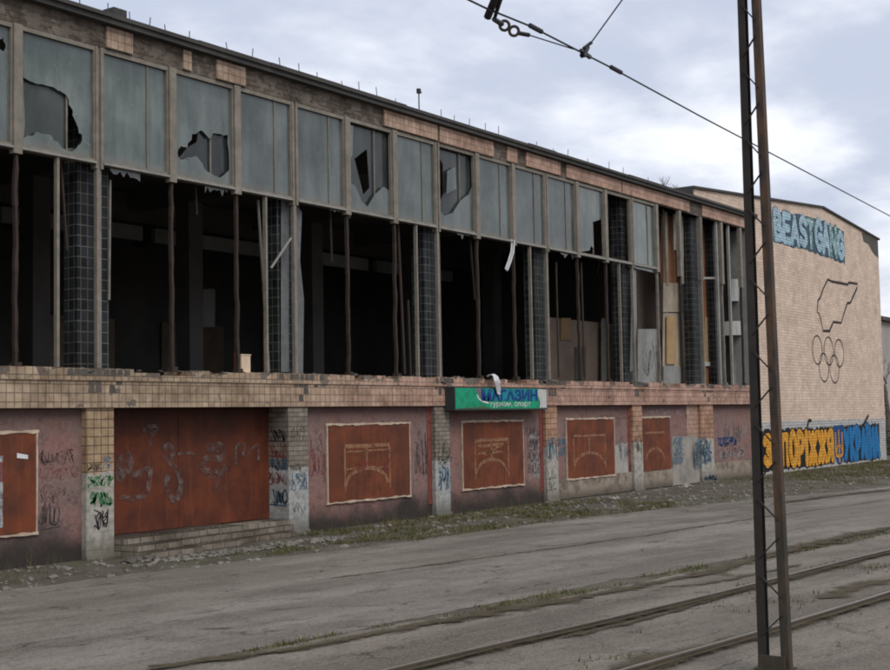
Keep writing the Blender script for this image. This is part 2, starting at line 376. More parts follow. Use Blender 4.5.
g = MB(); g.add([(-2500, -2500, 0), (2500, -2500, 0), (2500, 2500, 0), (-2500, 2500, 0)], [(0, 1, 2, 3)])
tag(g.build('ground', M_ground), kind='structure')
def lerp(tab, x):
    if x <= tab[0][0]: a, b = tab[0], tab[1]
    elif x >= tab[-1][0]: a, b = tab[-2], tab[-1]
    else:
        for a, b in zip(tab, tab[1:]):
            if a[0] <= x <= b[0]: break
    return a[1] + (b[1] - a[1]) * (x - a[0]) / (b[0] - a[0])
E1 = [(-30, -.6), (0, -1.3), (10, -1.83), (13, -2.15), (16, -2.6), (21, -2.9), (24.5, -3.3), (28, -4.0), (33.5, -5.3), (60, -9.5), (130, -20)]
E2 = [(-30, -4.6), (0, -6.6), (7.3, -7.25), (11, -7.62), (14.6, -8.05), (17.4, -8.45), (22.7, -8.75), (40, -11.0), (130, -23)]
W2 = [(-30, .05), (8.5, .07), (9.8, .08), (11, .30), (13, .34), (15, .28), (18, .38), (22, .55), (40, .6), (130, .6)]
from mathutils import noise as mn
def ragged(x, seed, amp=.12):
    return amp * (mn.noise(Vector((x * .9, seed, 0))) + .6 * mn.noise(Vector((x * 3.1, seed, 3))) + .4 * mn.noise(Vector((x * 9., seed, 7))))
def strip(name, mat, lo, hi, z, x0, x1, step=.12):
    m = MB(); xs = []; x = x0
    while x < x1: xs.append(x); x += step * (1 if -2 < x < 45 else 8)
    for x in xs: m.v += [(x, lo(x), z), (x, hi(x), z)]
    m.f = [(2*i, 2*i+2, 2*i+3, 2*i+1) for i in range(len(xs) - 1)]
    return tag(m.build(name, mat), kind='structure')
strip('road', M_road, lambda x: lerp(E2, x) + ragged(x, 2, .10), lambda x: lerp(E1, x) + ragged(x, 1, .14), .004, -30, 130)
strip('pavement', M_pave, lambda x: -60, lambda x: lerp(E2, x) - lerp(W2, x) + ragged(x, 5, .10), .004, -30, 130)
def edgecol(o, nc):
    a = o.data.color_attributes.new('edge', 'FLOAT_COLOR', 'POINT')
    for i in range(len(o.data.vertices)):
        v = 1. if nc == 2 or i % nc == 1 else 0.
        a.data[i].color = (v, v, v, 1)
ZC = [.007]
def crackline(name, pts, wid, seed):
    ZC[0] += .0011; zc = ZC[0]
    m = MB(); pp = smoothpath([G(*p) for p in pts], 14); n = len(pp)
    for i, (x, y) in enumerate(pp):
        k = wid * (.35 + abs(mn.noise(Vector((x * 1.7, seed, 0)))) * 1.6 + .5 * abs(mn.noise(Vector((x * 8, seed, 1)))))
        k *= min(1, i / 4, (n - 1 - i) / 4) + .03
        o = ragged(x, seed, .07)
        m.v += [(x, y + o - k * 1.5, zc), (x, y + o, zc), (x, y + o + k * 1.5, zc)]
    m.f = [(3*i+j, 3*i+3+j, 3*i+4+j, 3*i+1+j) for i in range(n - 1) for j in (0, 1)]
    o_ = m.build(name, M_dirt); edgecol(o_, 3); return tag(o_, kind='structure')
crackline('road_crack', [(330, 579), (400, 570), (500, 556), (560, 548), (650, 535), (740, 521), (890, 500)], .10, 11)
crackline('road_crack', [(180, 628), (205, 630), (232, 628)], .05, 12)
crackline('road_crack', [(255, 612), (330, 607), (395, 606)], .035, 13)
crackline('road_crack', [(525, 561), (570, 564), (592, 567)], .03, 14)
crackline('road_crack', [(150, 668), (260, 655), (320, 647), (352, 640)], .16, 15)
crackline('road_crack', [(395, 628), (470, 620), (505, 608)], .2, 16)
crackline('road_crack', [(610, 590), (700, 585), (760, 574), (800, 565)], .12, 17)
crackline('road_crack', [(690, 655), (730, 640), (760, 636)], .10, 18)
crackline('road_crack', [(820, 600), (850, 590), (890, 580)], .35, 19)
crackline('road_crack', [(835, 628), (860, 634), (890, 640)], .04, 20)
crackline('road_crack', [(560, 600), (640, 592), (700, 590)], .03, 21)

for (pts_, w_, sd) in (([(140, 672), (260, 655), (352, 640), (430, 625), (520, 609), (600, 595), (660, 583), (740, 567)], .22, 41), ([(430, 624), (480, 616), (540, 606), (590, 597)], .30, 42), ([(690, 579), (760, 560), (830, 541), (895, 527)], .34, 43), ([(560, 640), (640, 622), (745, 592)], .10, 44), ([(800, 575), (850, 562), (900, 552)], .16, 45), ([(610, 672), (680, 655), (760, 640)], .25, 46), ([(770, 505), (830, 497), (900, 489)], .3, 48)):
    crackline('dirt_strip', pts_, w_, sd)
# tram rails let into the pavement
R1 = [(-30, -8.2), (0, -8.75), (8.4, -9.08), (10.7, -9.36), (13.8, -9.64), (16.7, -9.80), (18.3, -9.93), (30, -11.2), (60, -15.2), (120, -25)]
def railpath(off):
    xs = [-30, -15, -5] + [i * .5 for i in range(0, 60)] + [31, 34, 38, 45, 60, 80, 119]
    return [(x, lerp(R1, x) + off + 0) for x in xs]
def smoothed(pp):
    for _ in range(6):
        pp = [pp[0]] + [(b[0], (a[1] + 2*b[1] + c[1]) / 4) for a, b, c in zip(pp, pp[1:], pp[2:])] + [pp[-1]]
    return pp
for off, lab in ((0., 'rusty tram rail farther from the camera, running past behind the pole'), (-1.5, 'rusty tram rail nearest the camera, running close to the foot of the pole')):
    pp = smoothed(railpath(off)); m = MB(); prof = [(-.06, .0), (-.06, .012), (-.035, .02), (-.035, .052), (.035, .052), (.035, .012), (.06, .008), (.06, .0)]
    n = len(prof)
    for i, (x, y) in enumerate(pp):
        a = pp[max(i-1, 0)]; b = pp[min(i+1, len(pp)-1)]; d = Vector((b[0]-a[0], b[1]-a[1])).normalized()
        m.v += [(x - d.y * k[0], y + d.x * k[0], k[1]) for k in prof]
    for i in range(len(pp) - 1):
        for k in range(n - 1): m.f.append((i*n+k, (i+1)*n+k, (i+1)*n+k+1, i*n+k+1))
    rl = tag(m.build('tram_rail', M_rail), lab, 'rail', 'tram track rails'); hd = MB()
    for i, (x, y) in enumerate(pp): hd.v += [(x, y - .012, .0545), (x, y + .03, .0545)]
    hd.f = [(2*i, 2*i+2, 2*i+3, 2*i+1) for i in range(len(pp) - 1)]; hd.build('rail_head', M_railhead, rl)
    mu = MB()
    for i, (x, y) in enumerate(pp):
        k = .16 + .22 * abs(mn.noise(Vector((x * .7, 51 + off, 0)))); mu.v += [(x, y - k * 1.4, .029), (x, y, .029), (x, y + k, .029)]
    mu.f = [(3*i+j, 3*i+3+j, 3*i+4+j, 3*i+1+j) for i in range(len(pp) - 1) for j in (0, 1)]; o_ = mu.build('rail_mud', M_dirt); edgecol(o_, 3); tag(o_, kind='structure')
    mm = MB()
    for i, (x, y) in enumerate(pp):
        mm.v += [(x, y - .085 + ragged(x, 31 + off, .04), .034), (x, y + .075 + ragged(x, 33 + off, .04), .034)]
    mm.f = [(2*i, 2*i+2, 2*i+3, 2*i+1) for i in range(len(pp) - 1)]
    o_ = mm.build('track_groove_dirt', M_dirt); edgecol(o_, 2); tag(o_, kind='structure')

# grass and rubble
def grassmat():
    t = NT('dry_short_grass'); p = t.pos(); n = t.noise(p, 1.6, 4.); n2 = t.noise(p, 40., 2.)
    c = t.mix(t.step(n, .35, .65), (.075, .078, .032), (.15, .12, .062)); c = t.mix(t.step(n2, .4, .7, 0., .5), c, (.05, .07, .02))
    return t.done(t.bsdf(c, .9, None, .1))
gm = MB()
def blades(x, y, n, r, h):
    for _ in range(n):
        a = random.uniform(0, 6.28); d = r * math.sqrt(random.random()); px, py = x + d * math.cos(a), y + d * math.sin(a)
        b = random.uniform(0, 6.28); hh = h * random.uniform(.4, 1.2); wd = random.uniform(.004, .009); ln = hh * random.uniform(.1, .8)
        c, s_ = math.cos(b), math.sin(b)
        gm.add([(px - s_ * wd, py + c * wd, 0), (px + s_ * wd, py - c * wd, 0), (px + c * ln, py + s_ * ln, hh)], [(0, 1, 2)])
def clump(x, y): return mn.noise(Vector((x * .55, y * .9, 5))) + .5 * mn.noise(Vector((x * 1.9, y * 2.3, 9)))
for _ in range(5200):
    x = random.uniform(8, 36); e = lerp(E1, x); y = random.uniform(e - .05, -.05)
    k = clump(x, y) + (.30 if 17 < x < 26 else 0) - (.42 if 27 < x < 37 else 0) - (.25 if x < 13.5 else 0)
    if 12.9 < x < 17 and y > -1.1: continue
    if k > .12: blades(x, y, 7, .10, .07)
for _ in range(1050):
    x = random.uniform(8, 38); wd = lerp(W2, x); y = lerp(E2, x) - random.uniform(.0, wd)
    if clump(x * 1.3 + 40, y) > -.12: blades(x, y, 6, .08, .045)
for _ in range(1500):
    x = random.uniform(9, 26); y = lerp(R1, x) - random.uniform(-.05, 1.75) if random.random() < .75 else lerp(R1, x) + random.uniform(.0, .2)
    if clump(x * 1.1 + 90, y * 2) > .28: blades(x, y, 6, .09, .05)
for _ in range(3800):
    x = random.uniform(36, 62); y = random.uniform(-4.2, -.1)
    if clump(x * .8 + 20, y) > -.3: blades(x, y, 5, .2, .10)
for _ in range(90):
    x = random.choice((random.uniform(17.5, 27), random.uniform(8, 36))); y = random.uniform(-.5, -.05) if random.random() < .5 else random.uniform(lerp(E1, x), -.1)
    if 12.9 < x < 17: continue
    for _ in range(random.randint(2, 6)):
        a = random.uniform(0, 6.28); h = random.uniform(.12, .34); l = random.uniform(.02, .12); px, py = x + random.gauss(0, .06), y + random.gauss(0, .06)
        gm.add([(px - .004, py, 0), (px + .004, py, 0), (px + l * math.cos(a), py + l * math.sin(a), h)], [(0, 1, 2)])
tag(gm.build('grass', grassmat()), 'short dry grass and weeds growing on the verge and between the paving cracks', 'grass', kind='stuff')
rm = MB()
for _ in range(2700):
    x = random.uniform(7, 44) if random.random() < .8 else random.uniform(24, 36); e = lerp(E1, x); y = random.uniform(e - .15, -.02)
    if 12.95 < x < 17.0 and y > -.98: continue
    rm.rock((x, y, .0), random.choice((.008, .01, .012, .018, .022, .03, .06)) * random.uniform(.7, 1.2))
for _ in range(500):
    x = random.uniform(12.9, 17.1); rm.rock((x, random.uniform(-1.5, -.95), .01), random.uniform(.012, .045))
for _ in range(420):
    x = random.uniform(8, 30); rm.rock((x, lerp(E2, x) + random.uniform(-.6, .4), .004), random.uniform(.006, .02))
for _ in range(300):
    x = random.uniform(9, 24); rm.rock((x, lerp(R1, x) + random.uniform(-2.2, .6), .004), random.uniform(.006, .018))
tag(rm.build('rubble', M_stone), 'grey rubble and crumbled plaster scattered along the foot of the wall', 'rubble', kind='stuff')
def lump(px, py, r, lab, mat, n=5, name='rubble_heap'):
    x, y = G(px, py); m = MB()
    for i in range(n): m.rock((random.gauss(0, r * .5), random.gauss(0, r * .25), r * .25 * random.random()), r * random.uniform(.4, .8))
    o = m.build(name, mat); o.location = (x, y, 0); tag(o, lab, 'rubble')
lump(133, 562, .17, 'dark heap of rubble at the left end of the gate steps', M_concd, 9)
lump(498, 507, .10, 'pale broken plaster chunks on the grass below the shop sign', M_trim, 6)
lump(615, 500, .12, 'small pile of debris lying at the wall below the third rusty sheet', M_conc, 7)
lump(686, 487, .14, 'grey rubble pile by the foot of the blue tagged pilaster', M_conc, 7)

# ------------------------------------------------------------------ the abandoned shop
XB, BAY = 12.90, 4.41
XK = lambda k: XB + BAY * k
X_L, X_R = XK(-2) - .3, 38.95
shop = thing('shop_building', 'long abandoned two storey shop with broken glazing above rust boarded ground floor', 'building', (25, 6, 0))
YW = .08                                   # face of the ground floor infill
# core: floors, back, ends (dark inside)
m = MB(); m.box(X_L, X_R, .5, 14, 2.3, 2.74); m.build('upper_floor', M_darkfloor, shop)
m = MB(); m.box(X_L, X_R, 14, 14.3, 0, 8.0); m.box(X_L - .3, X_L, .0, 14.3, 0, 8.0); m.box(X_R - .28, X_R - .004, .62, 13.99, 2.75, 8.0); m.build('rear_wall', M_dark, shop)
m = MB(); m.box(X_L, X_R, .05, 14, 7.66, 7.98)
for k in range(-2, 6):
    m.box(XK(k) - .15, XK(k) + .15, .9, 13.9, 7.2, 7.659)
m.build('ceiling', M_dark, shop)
for k in range(-1, 6):
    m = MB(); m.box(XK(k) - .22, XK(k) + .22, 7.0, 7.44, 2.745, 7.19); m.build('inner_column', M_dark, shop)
for k in range(-1, 5):
    m = MB(); m.box(XK(k) + .9, XK(k) + 3.5, 13.9, 13.96, 3.1, 5.0); m.build('rear_panel', M_brownin if k % 2 else M_beige, shop)
    m = MB(); m.box(XK(k) + .2, XK(k + 1) - .2, 8.6, 8.75, 6.4, 6.75); m.build('service_duct', M_greyp, shop)
    m = MB()
    for _ in range(40): m.rock((XK(k) + random.uniform(.3, 4.2), random.uniform(.7, 6.), 2.76), random.uniform(.04, .2), .6)
    tag(m.build('floor_debris', M_conc, shop), kind='stuff')
    m = MB(); hx = XK(k) + random.uniform(.8, 3.6); m.tube([(hx, 2.2, 7.2), (hx + .1, 2.2, 6.5), (hx - .05, 2.25, 6.0)], .02, 5); m.build('hanging_cable', M_framed, shop)
m = MB(); m.box(X_L, X_R - .3, 4.2, 4.45, 6.95, 7.655); m.build('ceiling_beam', M_dark, shop)
m = MB(); m.box(X_L, X_R - .3, 9.2, 9.45, 6.95, 7.655); m.build('ceiling_beam', M_dark, shop)
# partitions that show through the openings on the right
def board(pts, Y, mat, name='infill_board', th=.03, label=None):
    m = MB(); m.prism([P(x, y, Y) for x, y in pts], Y, Y + th); return m.build(name, mat, shop, label)
def rect(x0, y0, x1, y1): return [(x0, y0), (x1, y0), (x1, y1), (x0, y1)]
board(rect(203, 289, 215, 327), 9.0, M_greyp, 'inner_door', label='pale grey door panel standing far inside the dark hall')
m = MB(); a, b = P(549, 300, 3.2)[0], P(640, 300, 3.2)[0]; m.box(a, b, 3.2, 3.3, 2.745, 4.75); m.build('partition_wall', M_brownin, shop)
board(rect(575, 347, 586, 386), 3.17, M_dark, 'inner_doorway'); board(rect(602, 318, 608, 386), 3.0, M_greyp, 'partition_post')
board(rect(561, 318, 571, 340), 3.16, M_tan2, 'stained_panel')
board(rect(552, 312, 572, 384), 3.18, M_beige, 'pale_partition_panel') if False else None
m = MB(); a, b = P(638, 300, 1.6)[0], P(668, 300, 1.6)[0]; m.box(a, b, 1.6, 1.7, 2.745, 7.6); m.build('brown_partition', M_brownin, shop)
board(rect(638, 329, 661, 388), .9, M_greyp, 'tagged_panel', label='pale grey panel with black scrawl behind the glazing')
board(rect(661, 200, 688, 290), .75, M_brown, 'brown_boarding'); board(rect(662, 283, 686, 312), .70, M_beige, 'beige_panel')
board(rect(662, 313, 686, 388), .73, M_beige, 'beige_panel'); board(rect(667, 316, 676, 364), .66, M_tan2, 'tan_strip')
board(rect(664, 366, 686, 388), .69, M_greyp, 'grey_panel')
for a, b, c, d in ((664, 196, 668, 286), (673, 190, 675, 250), (680, 200, 683, 284)):
    board([(a, b), (a + 3, b), (c + 1, d), (c - 1, d)], .35, M_frame, 'hanging_strip')
board(rect(703, 205, 719, 317), .55, M_brown, 'orange_brown_board'); board(rect(705, 317, 719, 364), .54, M_tan2, 'tan_board')
board(rect(705, 362, 719, 366), .5, M_whitep, 'white_ledge'); board(rect(705, 366, 719, 388), .56, M_brown, 'brown_board')
board(rect(702, 277, 719, 279), .1, M_alu, 'cross_bar')
board(rect(732, 279, 739, 301), .3, M_whitep, 'white_panel'); board(rect(740, 280, 741.5, 303), .28, M_whitep, 'white_bar')
board(rect(734, 301, 750, 322), .5, M_greyp, 'grey_panel'); board(rect(733, 321, 752, 335), .25, M_whitep, 'white_block', .3)
board(rect(735, 335, 752, 388), .5, M_greyp, 'blue_tagged_panel')
board(rect(741, 238, 752, 322), .45, M_greyp, 'side_panel')
mt = MB(); mt.sheet([P(x, y, .49) for x, y in ((738, 362), (745, 356), (748, 384), (737, 386))], .49); mt.build('graffiti', PBl, shop)

# ground floor infill walls, bay by bay
for k in range(-2, 6):
    a, b = XK(k) + .26, XK(k + 1) - .26
    if k == 0:
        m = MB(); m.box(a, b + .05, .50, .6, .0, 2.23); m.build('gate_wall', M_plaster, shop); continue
    if k == 5: b = X_R
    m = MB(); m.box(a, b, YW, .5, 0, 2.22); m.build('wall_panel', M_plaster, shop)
    if k in (1, 2, 3, 4):          # brick red strips at the right end of each bay
        m = MB(); m.box(b - .14, b, YW - .012, YW - .002, .25, 2.215); m.build('red_painted_strip', paint('brick_red_%d' % k, (.20, .06, .045), .62), shop)
m = MB(); m.box(XK(5) + .445, X_R, YW - .09, YW - .004, 0, .52); m.build('base_course', M_base, shop)
m = MB(); m.box(XK(3) + .26, XK(4) - .26, YW - .02, YW - .004, 0.02, .5); m.box(XK(4) + .262, 32.73, YW - .02, YW - .004, 0.02, .5); m.build('pale_base_course', M_base, shop)
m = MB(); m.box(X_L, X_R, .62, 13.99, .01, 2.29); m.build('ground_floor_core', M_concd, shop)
# pilasters
for k in range(-2, 7):
    x = XK(k); hw = .26 if k != 5 else .44
    if k == 6: continue
    m = MB(); m.box(x - hw, x + hw, -.02, .49, 0, 2.22)
    m.box(x - hw - .01, x + hw + .01, -.05, -.021, 0, .06)
    m.build('pilaster', M_pilb if k in (1, 2) else M_pil, shop)
m = MB(); m.box(32.74, XK(5) - .445, YW - .022, YW - .001, .02, 1.34); m.build('whitewashed_patch', simple('stained_whitewash', (.26, .24, .21), .9, .55, 4.), shop)
m = MB(); m.sheet([(29.45, .5), (30.22, .5), (30.22, 1.3), (30.0, 1.22), (29.8, 1.27), (29.45, 1.2)], YW - .0015); m.build('whitewashed_patch', simple('grey_whitewash', (.29, .27, .245), .9, .5, 5.), shop)
m = MB(); m.box(XK(5) - 1.2, XK(5) - .445, YW - .024, YW - .001, 1.342, 2.21); m.build('tile_infill', M_fascia, shop)
# ledge: lower band and projecting upper course
m = MB(); m.box(X_L, X_R, -.06, .49, 2.222, 2.62); m.build('ledge_band', M_tan, shop)
m = MB(); x = X_L
while x < X_R:                               # the top course is broken: uneven heights
    wd = random.choice((.13, .27, .4, .53)); x2 = min(X_R, x + wd)
    top = 2.80 + random.choice((0, 0, 0, 0, -.01, -.05, -.09)) + .012 * mn.noise(Vector((x, 0, 0)))
    m.box(x, x2 - .001, -.085, .55, 2.622, top); x = x2
m.build('ledge_coping', M_tan, shop)
mm = MB()
for px in list(range(-40, 740, 9)):          # crumbled mortar and scraps along the sill
    X = P(px, 372)[0]
    if random.random() < .6: mm.rock((X + random.uniform(-.1, .1), random.uniform(-.06, .3), 2.79), random.uniform(.02, .07), .6)
for k in range(-1, 6):
    for _ in range(9): mm.rock((XK(k) + random.gauss(0, .22), -.05 + random.random() * .1, 2.79 - abs(random.gauss(0, .06))), random.uniform(.03, .09), .7)
tag(mm.build('sill_rubble', M_concd, shop), kind='stuff')
# missing tiles round the column feet and here and there
for k in range(-1, 7):
    m = MB(); x0 = XK(k)
    for i in range(-5, 6):
        for j in range(17, 22):
            u = round(x0 / .133) * .133 + i * .133; z = j * .128
            pr = 1.15 - abs(i) * .2 - (21 - j) * .3
            if random.random() < pr and u < X_R - .2:
                up_ = j >= 21; z0_, z1_ = max(z, 2.63 if up_ else 2.23), min(z + .126, 2.79 if up_ else 2.615); yy = -.0865 if up_ else -.0615
                if z1_ - z0_ > .02: m.prism([(u + .003, z0_ + random.uniform(0, .02)), (u + .13, z0_ + random.uniform(0, .02)), (u + .13 - random.uniform(0, .03), z1_), (u + .003 + random.uniform(0, .03), z1_)], yy - .001, yy + .001)
    if m.v: tag(m.build('missing_tiles', M_concd, shop), kind='stuff')
# tiled columns
for k in range(-2, 6):
    m = MB(); m.box(XK(k) - .24, XK(k) + .36, .20, .50, 2.745, 7.655); m.build('tiled_column', M_coltile, shop)
m = MB(); m.box(XK(5) + 1.55, XK(5) + 2.05, .30, .80, 2.745, 7.655); m.build('tiled_column', M_coltile, shop)
m = MB(); m.box(P(741, 300, .55)[0], X_R - .01, .2, .6, 5.1, 7.6) if False else m.box(X_R - .5, X_R - .005, .05, .55, 2.745, 7.655); m.build('corner_pier', M_greyp, shop)

# roof edge and fascia
m = MB(); m.box(X_L - .3, X_R, -.02, .6, 7.66, 8.02); m.build('fascia', tilemat('bare_dark_brickwork', (.14, .11, .085), (.085, .07, .057), (.06, .05, .042), .26, .085, off=.5, dirt=.9, chips=(.49, 2.6, 0., 1., 0.)), shop)
for a, b in ((107, 133), (184, 192), (217, 246)):
    X0, X1 = P(a, 60 if a < 150 else 90, -.06)[0], P(b, 60 if a < 150 else 90, -.06)[0]
    m = MB(); m.box(X0, X1, -.06, -.022, 7.675, 8.0); m.build('fascia_tiles', M_fascia, shop)
for a, b in ((385, 438), (440.5, 494), (508, 518), (527, 561), (567, 622), (623, 690), (703, 748)):
    X0, X1 = P(a, 140 + (a - 390) * .28, -.06)[0], min(X_R, P(b, 140 + (b - 390) * .28, -.06)[0])
    m = MB(); m.box(X0, X1, -.06, -.022, 7.69 - .02 * random.random(), 8.005); m.build('fascia_tiles', M_fascia, shop)
mm = MB()
for _ in range(420):
    X = random.uniform(X_L, 19.5); mm.rock((X, -.018, random.uniform(7.68, 8.0)), random.uniform(.008, .026), .6)
for _ in range(60):
    X = random.uniform(24.6, 26.5); mm.rock((X, -.02, random.uniform(7.7, 8.0)), random.uniform(.01, .025), .6)
tag(mm.build('crumbling_brickwork', simple('bare_brick', (.15, .115, .085),   .95, .4, 5., bump=.5), shop), kind='stuff')
roof = MB(); roof.box(X_L - .5, X_R, -.16, 14.5, 8.022, 8.10)
x = X_L - .5
while x < X_R:
    x2 = min(X_R, x + random.uniform(1.2, 2.6)); dz = random.uniform(-.012, .012)
    roof.box(x, x2 - .004, -.20 + random.uniform(-.012, .012), 14.5, 8.102, 8.17 + dz); x = x2
rf = roof.build('roof', M_roofcap, shop)
for i, px in enumerate((60, 72, 100, 113, 122, 142, 158, 182, 220, 245, 273, 292, 310, 335, 352, 370, 388, 434, 447, 462, 478, 491, 529, 546, 560, 580, 601, 615, 640)):
    X = P(px, 60)[0] + .05; h = random.uniform(.08, .20); m = MB()
    m.tube([(X, -.12, 8.18), (X + random.uniform(-.03, .03), -.12, 8.18 + h)], .008, 5); m.build('roof_rod', M_wire, rf)
X = P(116, 14, .1)[0]; m = MB(); m.box(X - .13, X + .13, .0, .25, 8.186, 8.36); m.build('vent_block', M_roofcap, rf)
X = P(320, 75, .8)[0]; m = MB(); m.box(X - 1.0, X + .75, .6, 1.9, 8.186, 8.42); m.build('roof_hatch', M_roofcap, rf)
ant = thing('roof_antenna', 'thin metal aerial rod standing on the roof edge', 'antenna', (P(419, 105, .3)[0], .3, 8.18))
X = P(419, 105, .3)[0]; m = MB(); m.tube([(X, .3, 8.17), (X, .3, 8.78)], .014, 6); m.build('mast', M_wire, ant)
m = MB(); m.bar((X - .07, .3, 8.74), (X + .1, .3, 8.74), .02); m.box(X - .04, X + .04, .27, .33, 8.70, 8.80); m.build('cross_piece', M_wire, ant)
m = MB(); m.box(X - .08, X + .08, .22, .38, 8.17, 8.20); m.build('foot_plate', M_wire, ant)

# glazing: 3 panels per bay
TR0, TR1, WT_ = 5.87, 5.94, 7.62
def pan(p): return XK(0) + p * BAY / 3      # left post of panel p
def panel_poly(x0, x1, pts): return pts
def jagged(poly, k=3, amp=.028):
    out = []
    for i in range(len(poly)):
        a, b = poly[i], poly[(i + 1) % len(poly)]; out.append(a)
        for j in range(1, k): t_ = j / k + random.uniform(-.1, .1); out.append((a[0] + (b[0]-a[0]) * t_ + random.uniform(-amp, amp), a[1] + (b[1]-a[1]) * t_ + random.uniform(-amp, amp)))
    return out
def addpane(win, x0, x1, holes=None, polys=None, y=.03):
    m = MB()
    if polys:
        for q in polys: m.sheet(q, y)
    else: m.sheet([(x0, TR1), (x1, TR1), (x1, WT_ - .03), (x0, WT_ - .03)], y, [jagged(h) for h in holes or ()])
    if holes:
        ck = MB()
        for h in holes:
            cx, cz = sum(q[0] for q in h) / len(h), sum(q[1] for q in h) / len(h)
            for q in h[::2]:
                d = Vector((q[0] - cx, q[1] - cz)); L = random.uniform(.25, .8); e = [(q[0] + d.x * L * j / 4 + random.uniform(-.015, .015), q[1] + d.y * L * j / 4 + random.uniform(-.015, .015)) for j in range(5)]
                e = [w for w in e if x0 < w[0] < x1 and TR1 < w[1] < WT_ - .03]
                if len(e) > 2: ck.ribbon(e, .008, y - .002)
        if ck.v: ck.build('glass_cracks', M_greyp, win)
    m.build('pane', M_glass, win)
def UV(x0, x1, L): return [(x0 + (x1 - x0) * u, TR1 + (WT_ - .03 - TR1) * v) for u, v in L]
broken = {
 -2: dict(holes=[[(.80, .86), (.93, .9), (.95, .80), (.84, .78)]]),
 -1: dict(holes=[[(.03, .60), (.30, .58), (.50, .56), (.66, .50), (.72, .36), (.80, .26), (.86, .16), (.80, .10), (.66, .03), (.55, .06), (.42, .14), (.22, .15), (.04, .07)]]),
 1: dict(holes=[[(.05, .22), (.12, .30), (.22, .30), (.30, .44), (.46, .50), (.60, .44), (.68, .50), (.95, .52), (.97, .16), (.80, .06), (.56, .10), (.40, .22), (.24, .20), (.10, .16)]]),
 4: dict(polys=[[(.0, .0), (1, 0), (1, .30), (.85, .34), (.62, .22), (.44, .06), (.30, .12), (.16, .27), (.05, .30), (0, .5)], [(0, .55), (.05, .97), (.13, .97), (.10, .62)]]),
 6: dict(polys=[[(0, 0), (1, 0), (1, .62), (.88, .48), (.72, .42), (.58, .34), (.40, .20), (.15, .14), (0, .2)], [(.22, .42), (.52, .52), (.5, .80), (.26, .72)]]),
 10: dict(polys=[[(0, 0), (.46, .06), (.52, .14), (.62, .1), (.60, .5), (.97, .58), (1, .99), (0, .99)]]),
 12: dict(polys=[[(0, -.08), (1, -.10), (1, .98), (.06, .99)]]),
}
gone = {11, 13, 14, 15, 16, 17}
for p in range(-6, 13):
    x0, x1 = pan(p), pan(p + 1); 
    if p in gone and p > 13: continue
    pw = .085
    m = MB()
    m.box(x0 + .075, x1 - .075, -.02, .06, TR0 - .004, TR1); m.box(x0 + .075, x1 - .075, -.015, .06, WT_ - .03, WT_ + .037)
    m.box(x1 - .10, x1 - .076, -.012, .05, TR1 + .001, WT_ - .031); m.box(x0 + .076, x0 + .098, -.012, .05, TR1 + .001, WT_ - .031)
    if p not in (-1, 1, 4, 6, 10, 11, 13): m.box(x0 + .66 * (x1 - x0), x0 + .66 * (x1 - x0) + .02, .012, .027, TR1 + .001, WT_ - .031)
    elif p not in (11, 13): m.box(x0 + .62 * (x1 - x0), x0 + .62 * (x1 - x0) + .022, .05, .07, TR1 + .001, WT_ - .031)
    win = m.build('window', M_frame, shop, {-1: 'window with a large hole smashed through its pane', 4: 'window with only a jagged strip of glass at its bottom', 11: 'window frame with no glass left'}.get(p))
    if p not in gone:
        b = broken.get(p, {}); a0, a1 = x0 + .098, x1 - .10
        if p in (-1, 1, 4, 6):
            mm = MB(); hl = {-1: [(.64, .06), (.70, .5), (.80, .3), (.88, .17), (.8, .08)], 1: [(.04, .2), (.12, .30), (.22, .34), (.3, .47), (.46, .5), (.42, .38), (.25, .3), (.16, .22), (.08, .17)], 4: [(.2, .6), (.5, .75), (.55, .3), (.4, .2)], 6: [(.05, .3), (.18, .4), (.2, .8), (.06, .9)]}[p]
            mm.sheet([(a0, TR1), (a1, TR1), (a1, WT_ - .03), (a0, WT_ - .03)], .085, [UV(a0, a1, hl)]); mm.build('inner_pane', M_glass2, win)
        addpane(win, a0, a1, [UV(a0, a1, h) for h in b.get('holes', [])], [UV(a0, a1, h) for h in b['polys']] if 'polys' in b else None)
    lt = MB(); lt.box(x0 + .07, x1 - .07, -.05, -.021, TR0 + .0, TR0 + .03); lt.build('transom_trim', M_alu, win)
# posts between panels, upper (wide) and lower (thin, rusted)
for p in range(-6, 18):
    x = pan(p)
    if x > X_R - .4: continue
    col = p % 3 == 0
    m = MB()
    if col: m.box(x - .072, x - .03, -.03, .09, 5.80, 7.655); m.box(x + .02, x + .072, -.03, .09, 5.80, 7.655); m.box(x - .029, x + .019, .0, .06, 5.80, 7.655)
    else: m.box(x - .072, x + .072, -.05, .06, 5.80, 7.655)
    m.build('window_post', M_frame, shop)
    m = MB()
    if col:
        m.box(x - .05, x + .0, -.02, .05, 2.81, 5.80); m.box(x + .02, x + .05, .0, .05, 2.81, 5.80)
        m.build('mullion', M_frame if p >= 0 else M_framed, shop)
        if p >= 0 and p < 15:
            m = MB(); m.box(x - .78, x - .735, -.02, .05, 2.81, 5.865); m.build('mullion', M_frame, shop)
    else:
        zt = 5.80
        nn_ = 16; bend = [(x + .018 * mn.noise(Vector((p * 7.3, i * .6, 0))), .015 + .02 * mn.noise(Vector((p * 3.1, i * .5, 4))), 2.81 + (zt - 2.81) * i / nn_) for i in range(nn_ + 1)]
        for q0, q1 in zip(bend, bend[1:]): m.bar(q0, q1, random.uniform(.042, .062), .06, (0, 1, 0))
        m.box(x - .06, x + .06, -.06, .06, 2.78, 2.86)
        m.build('mullion', M_framed if p not in (13, 16) else M_frame, shop)
for px in (702, 719, 731):
    X = P(px, 300, .02)[0]; m = MB(); m.box(X - .045, X + .045, .02, .09, 2.81, 7.655); m.build('mullion', M_alu, shop)
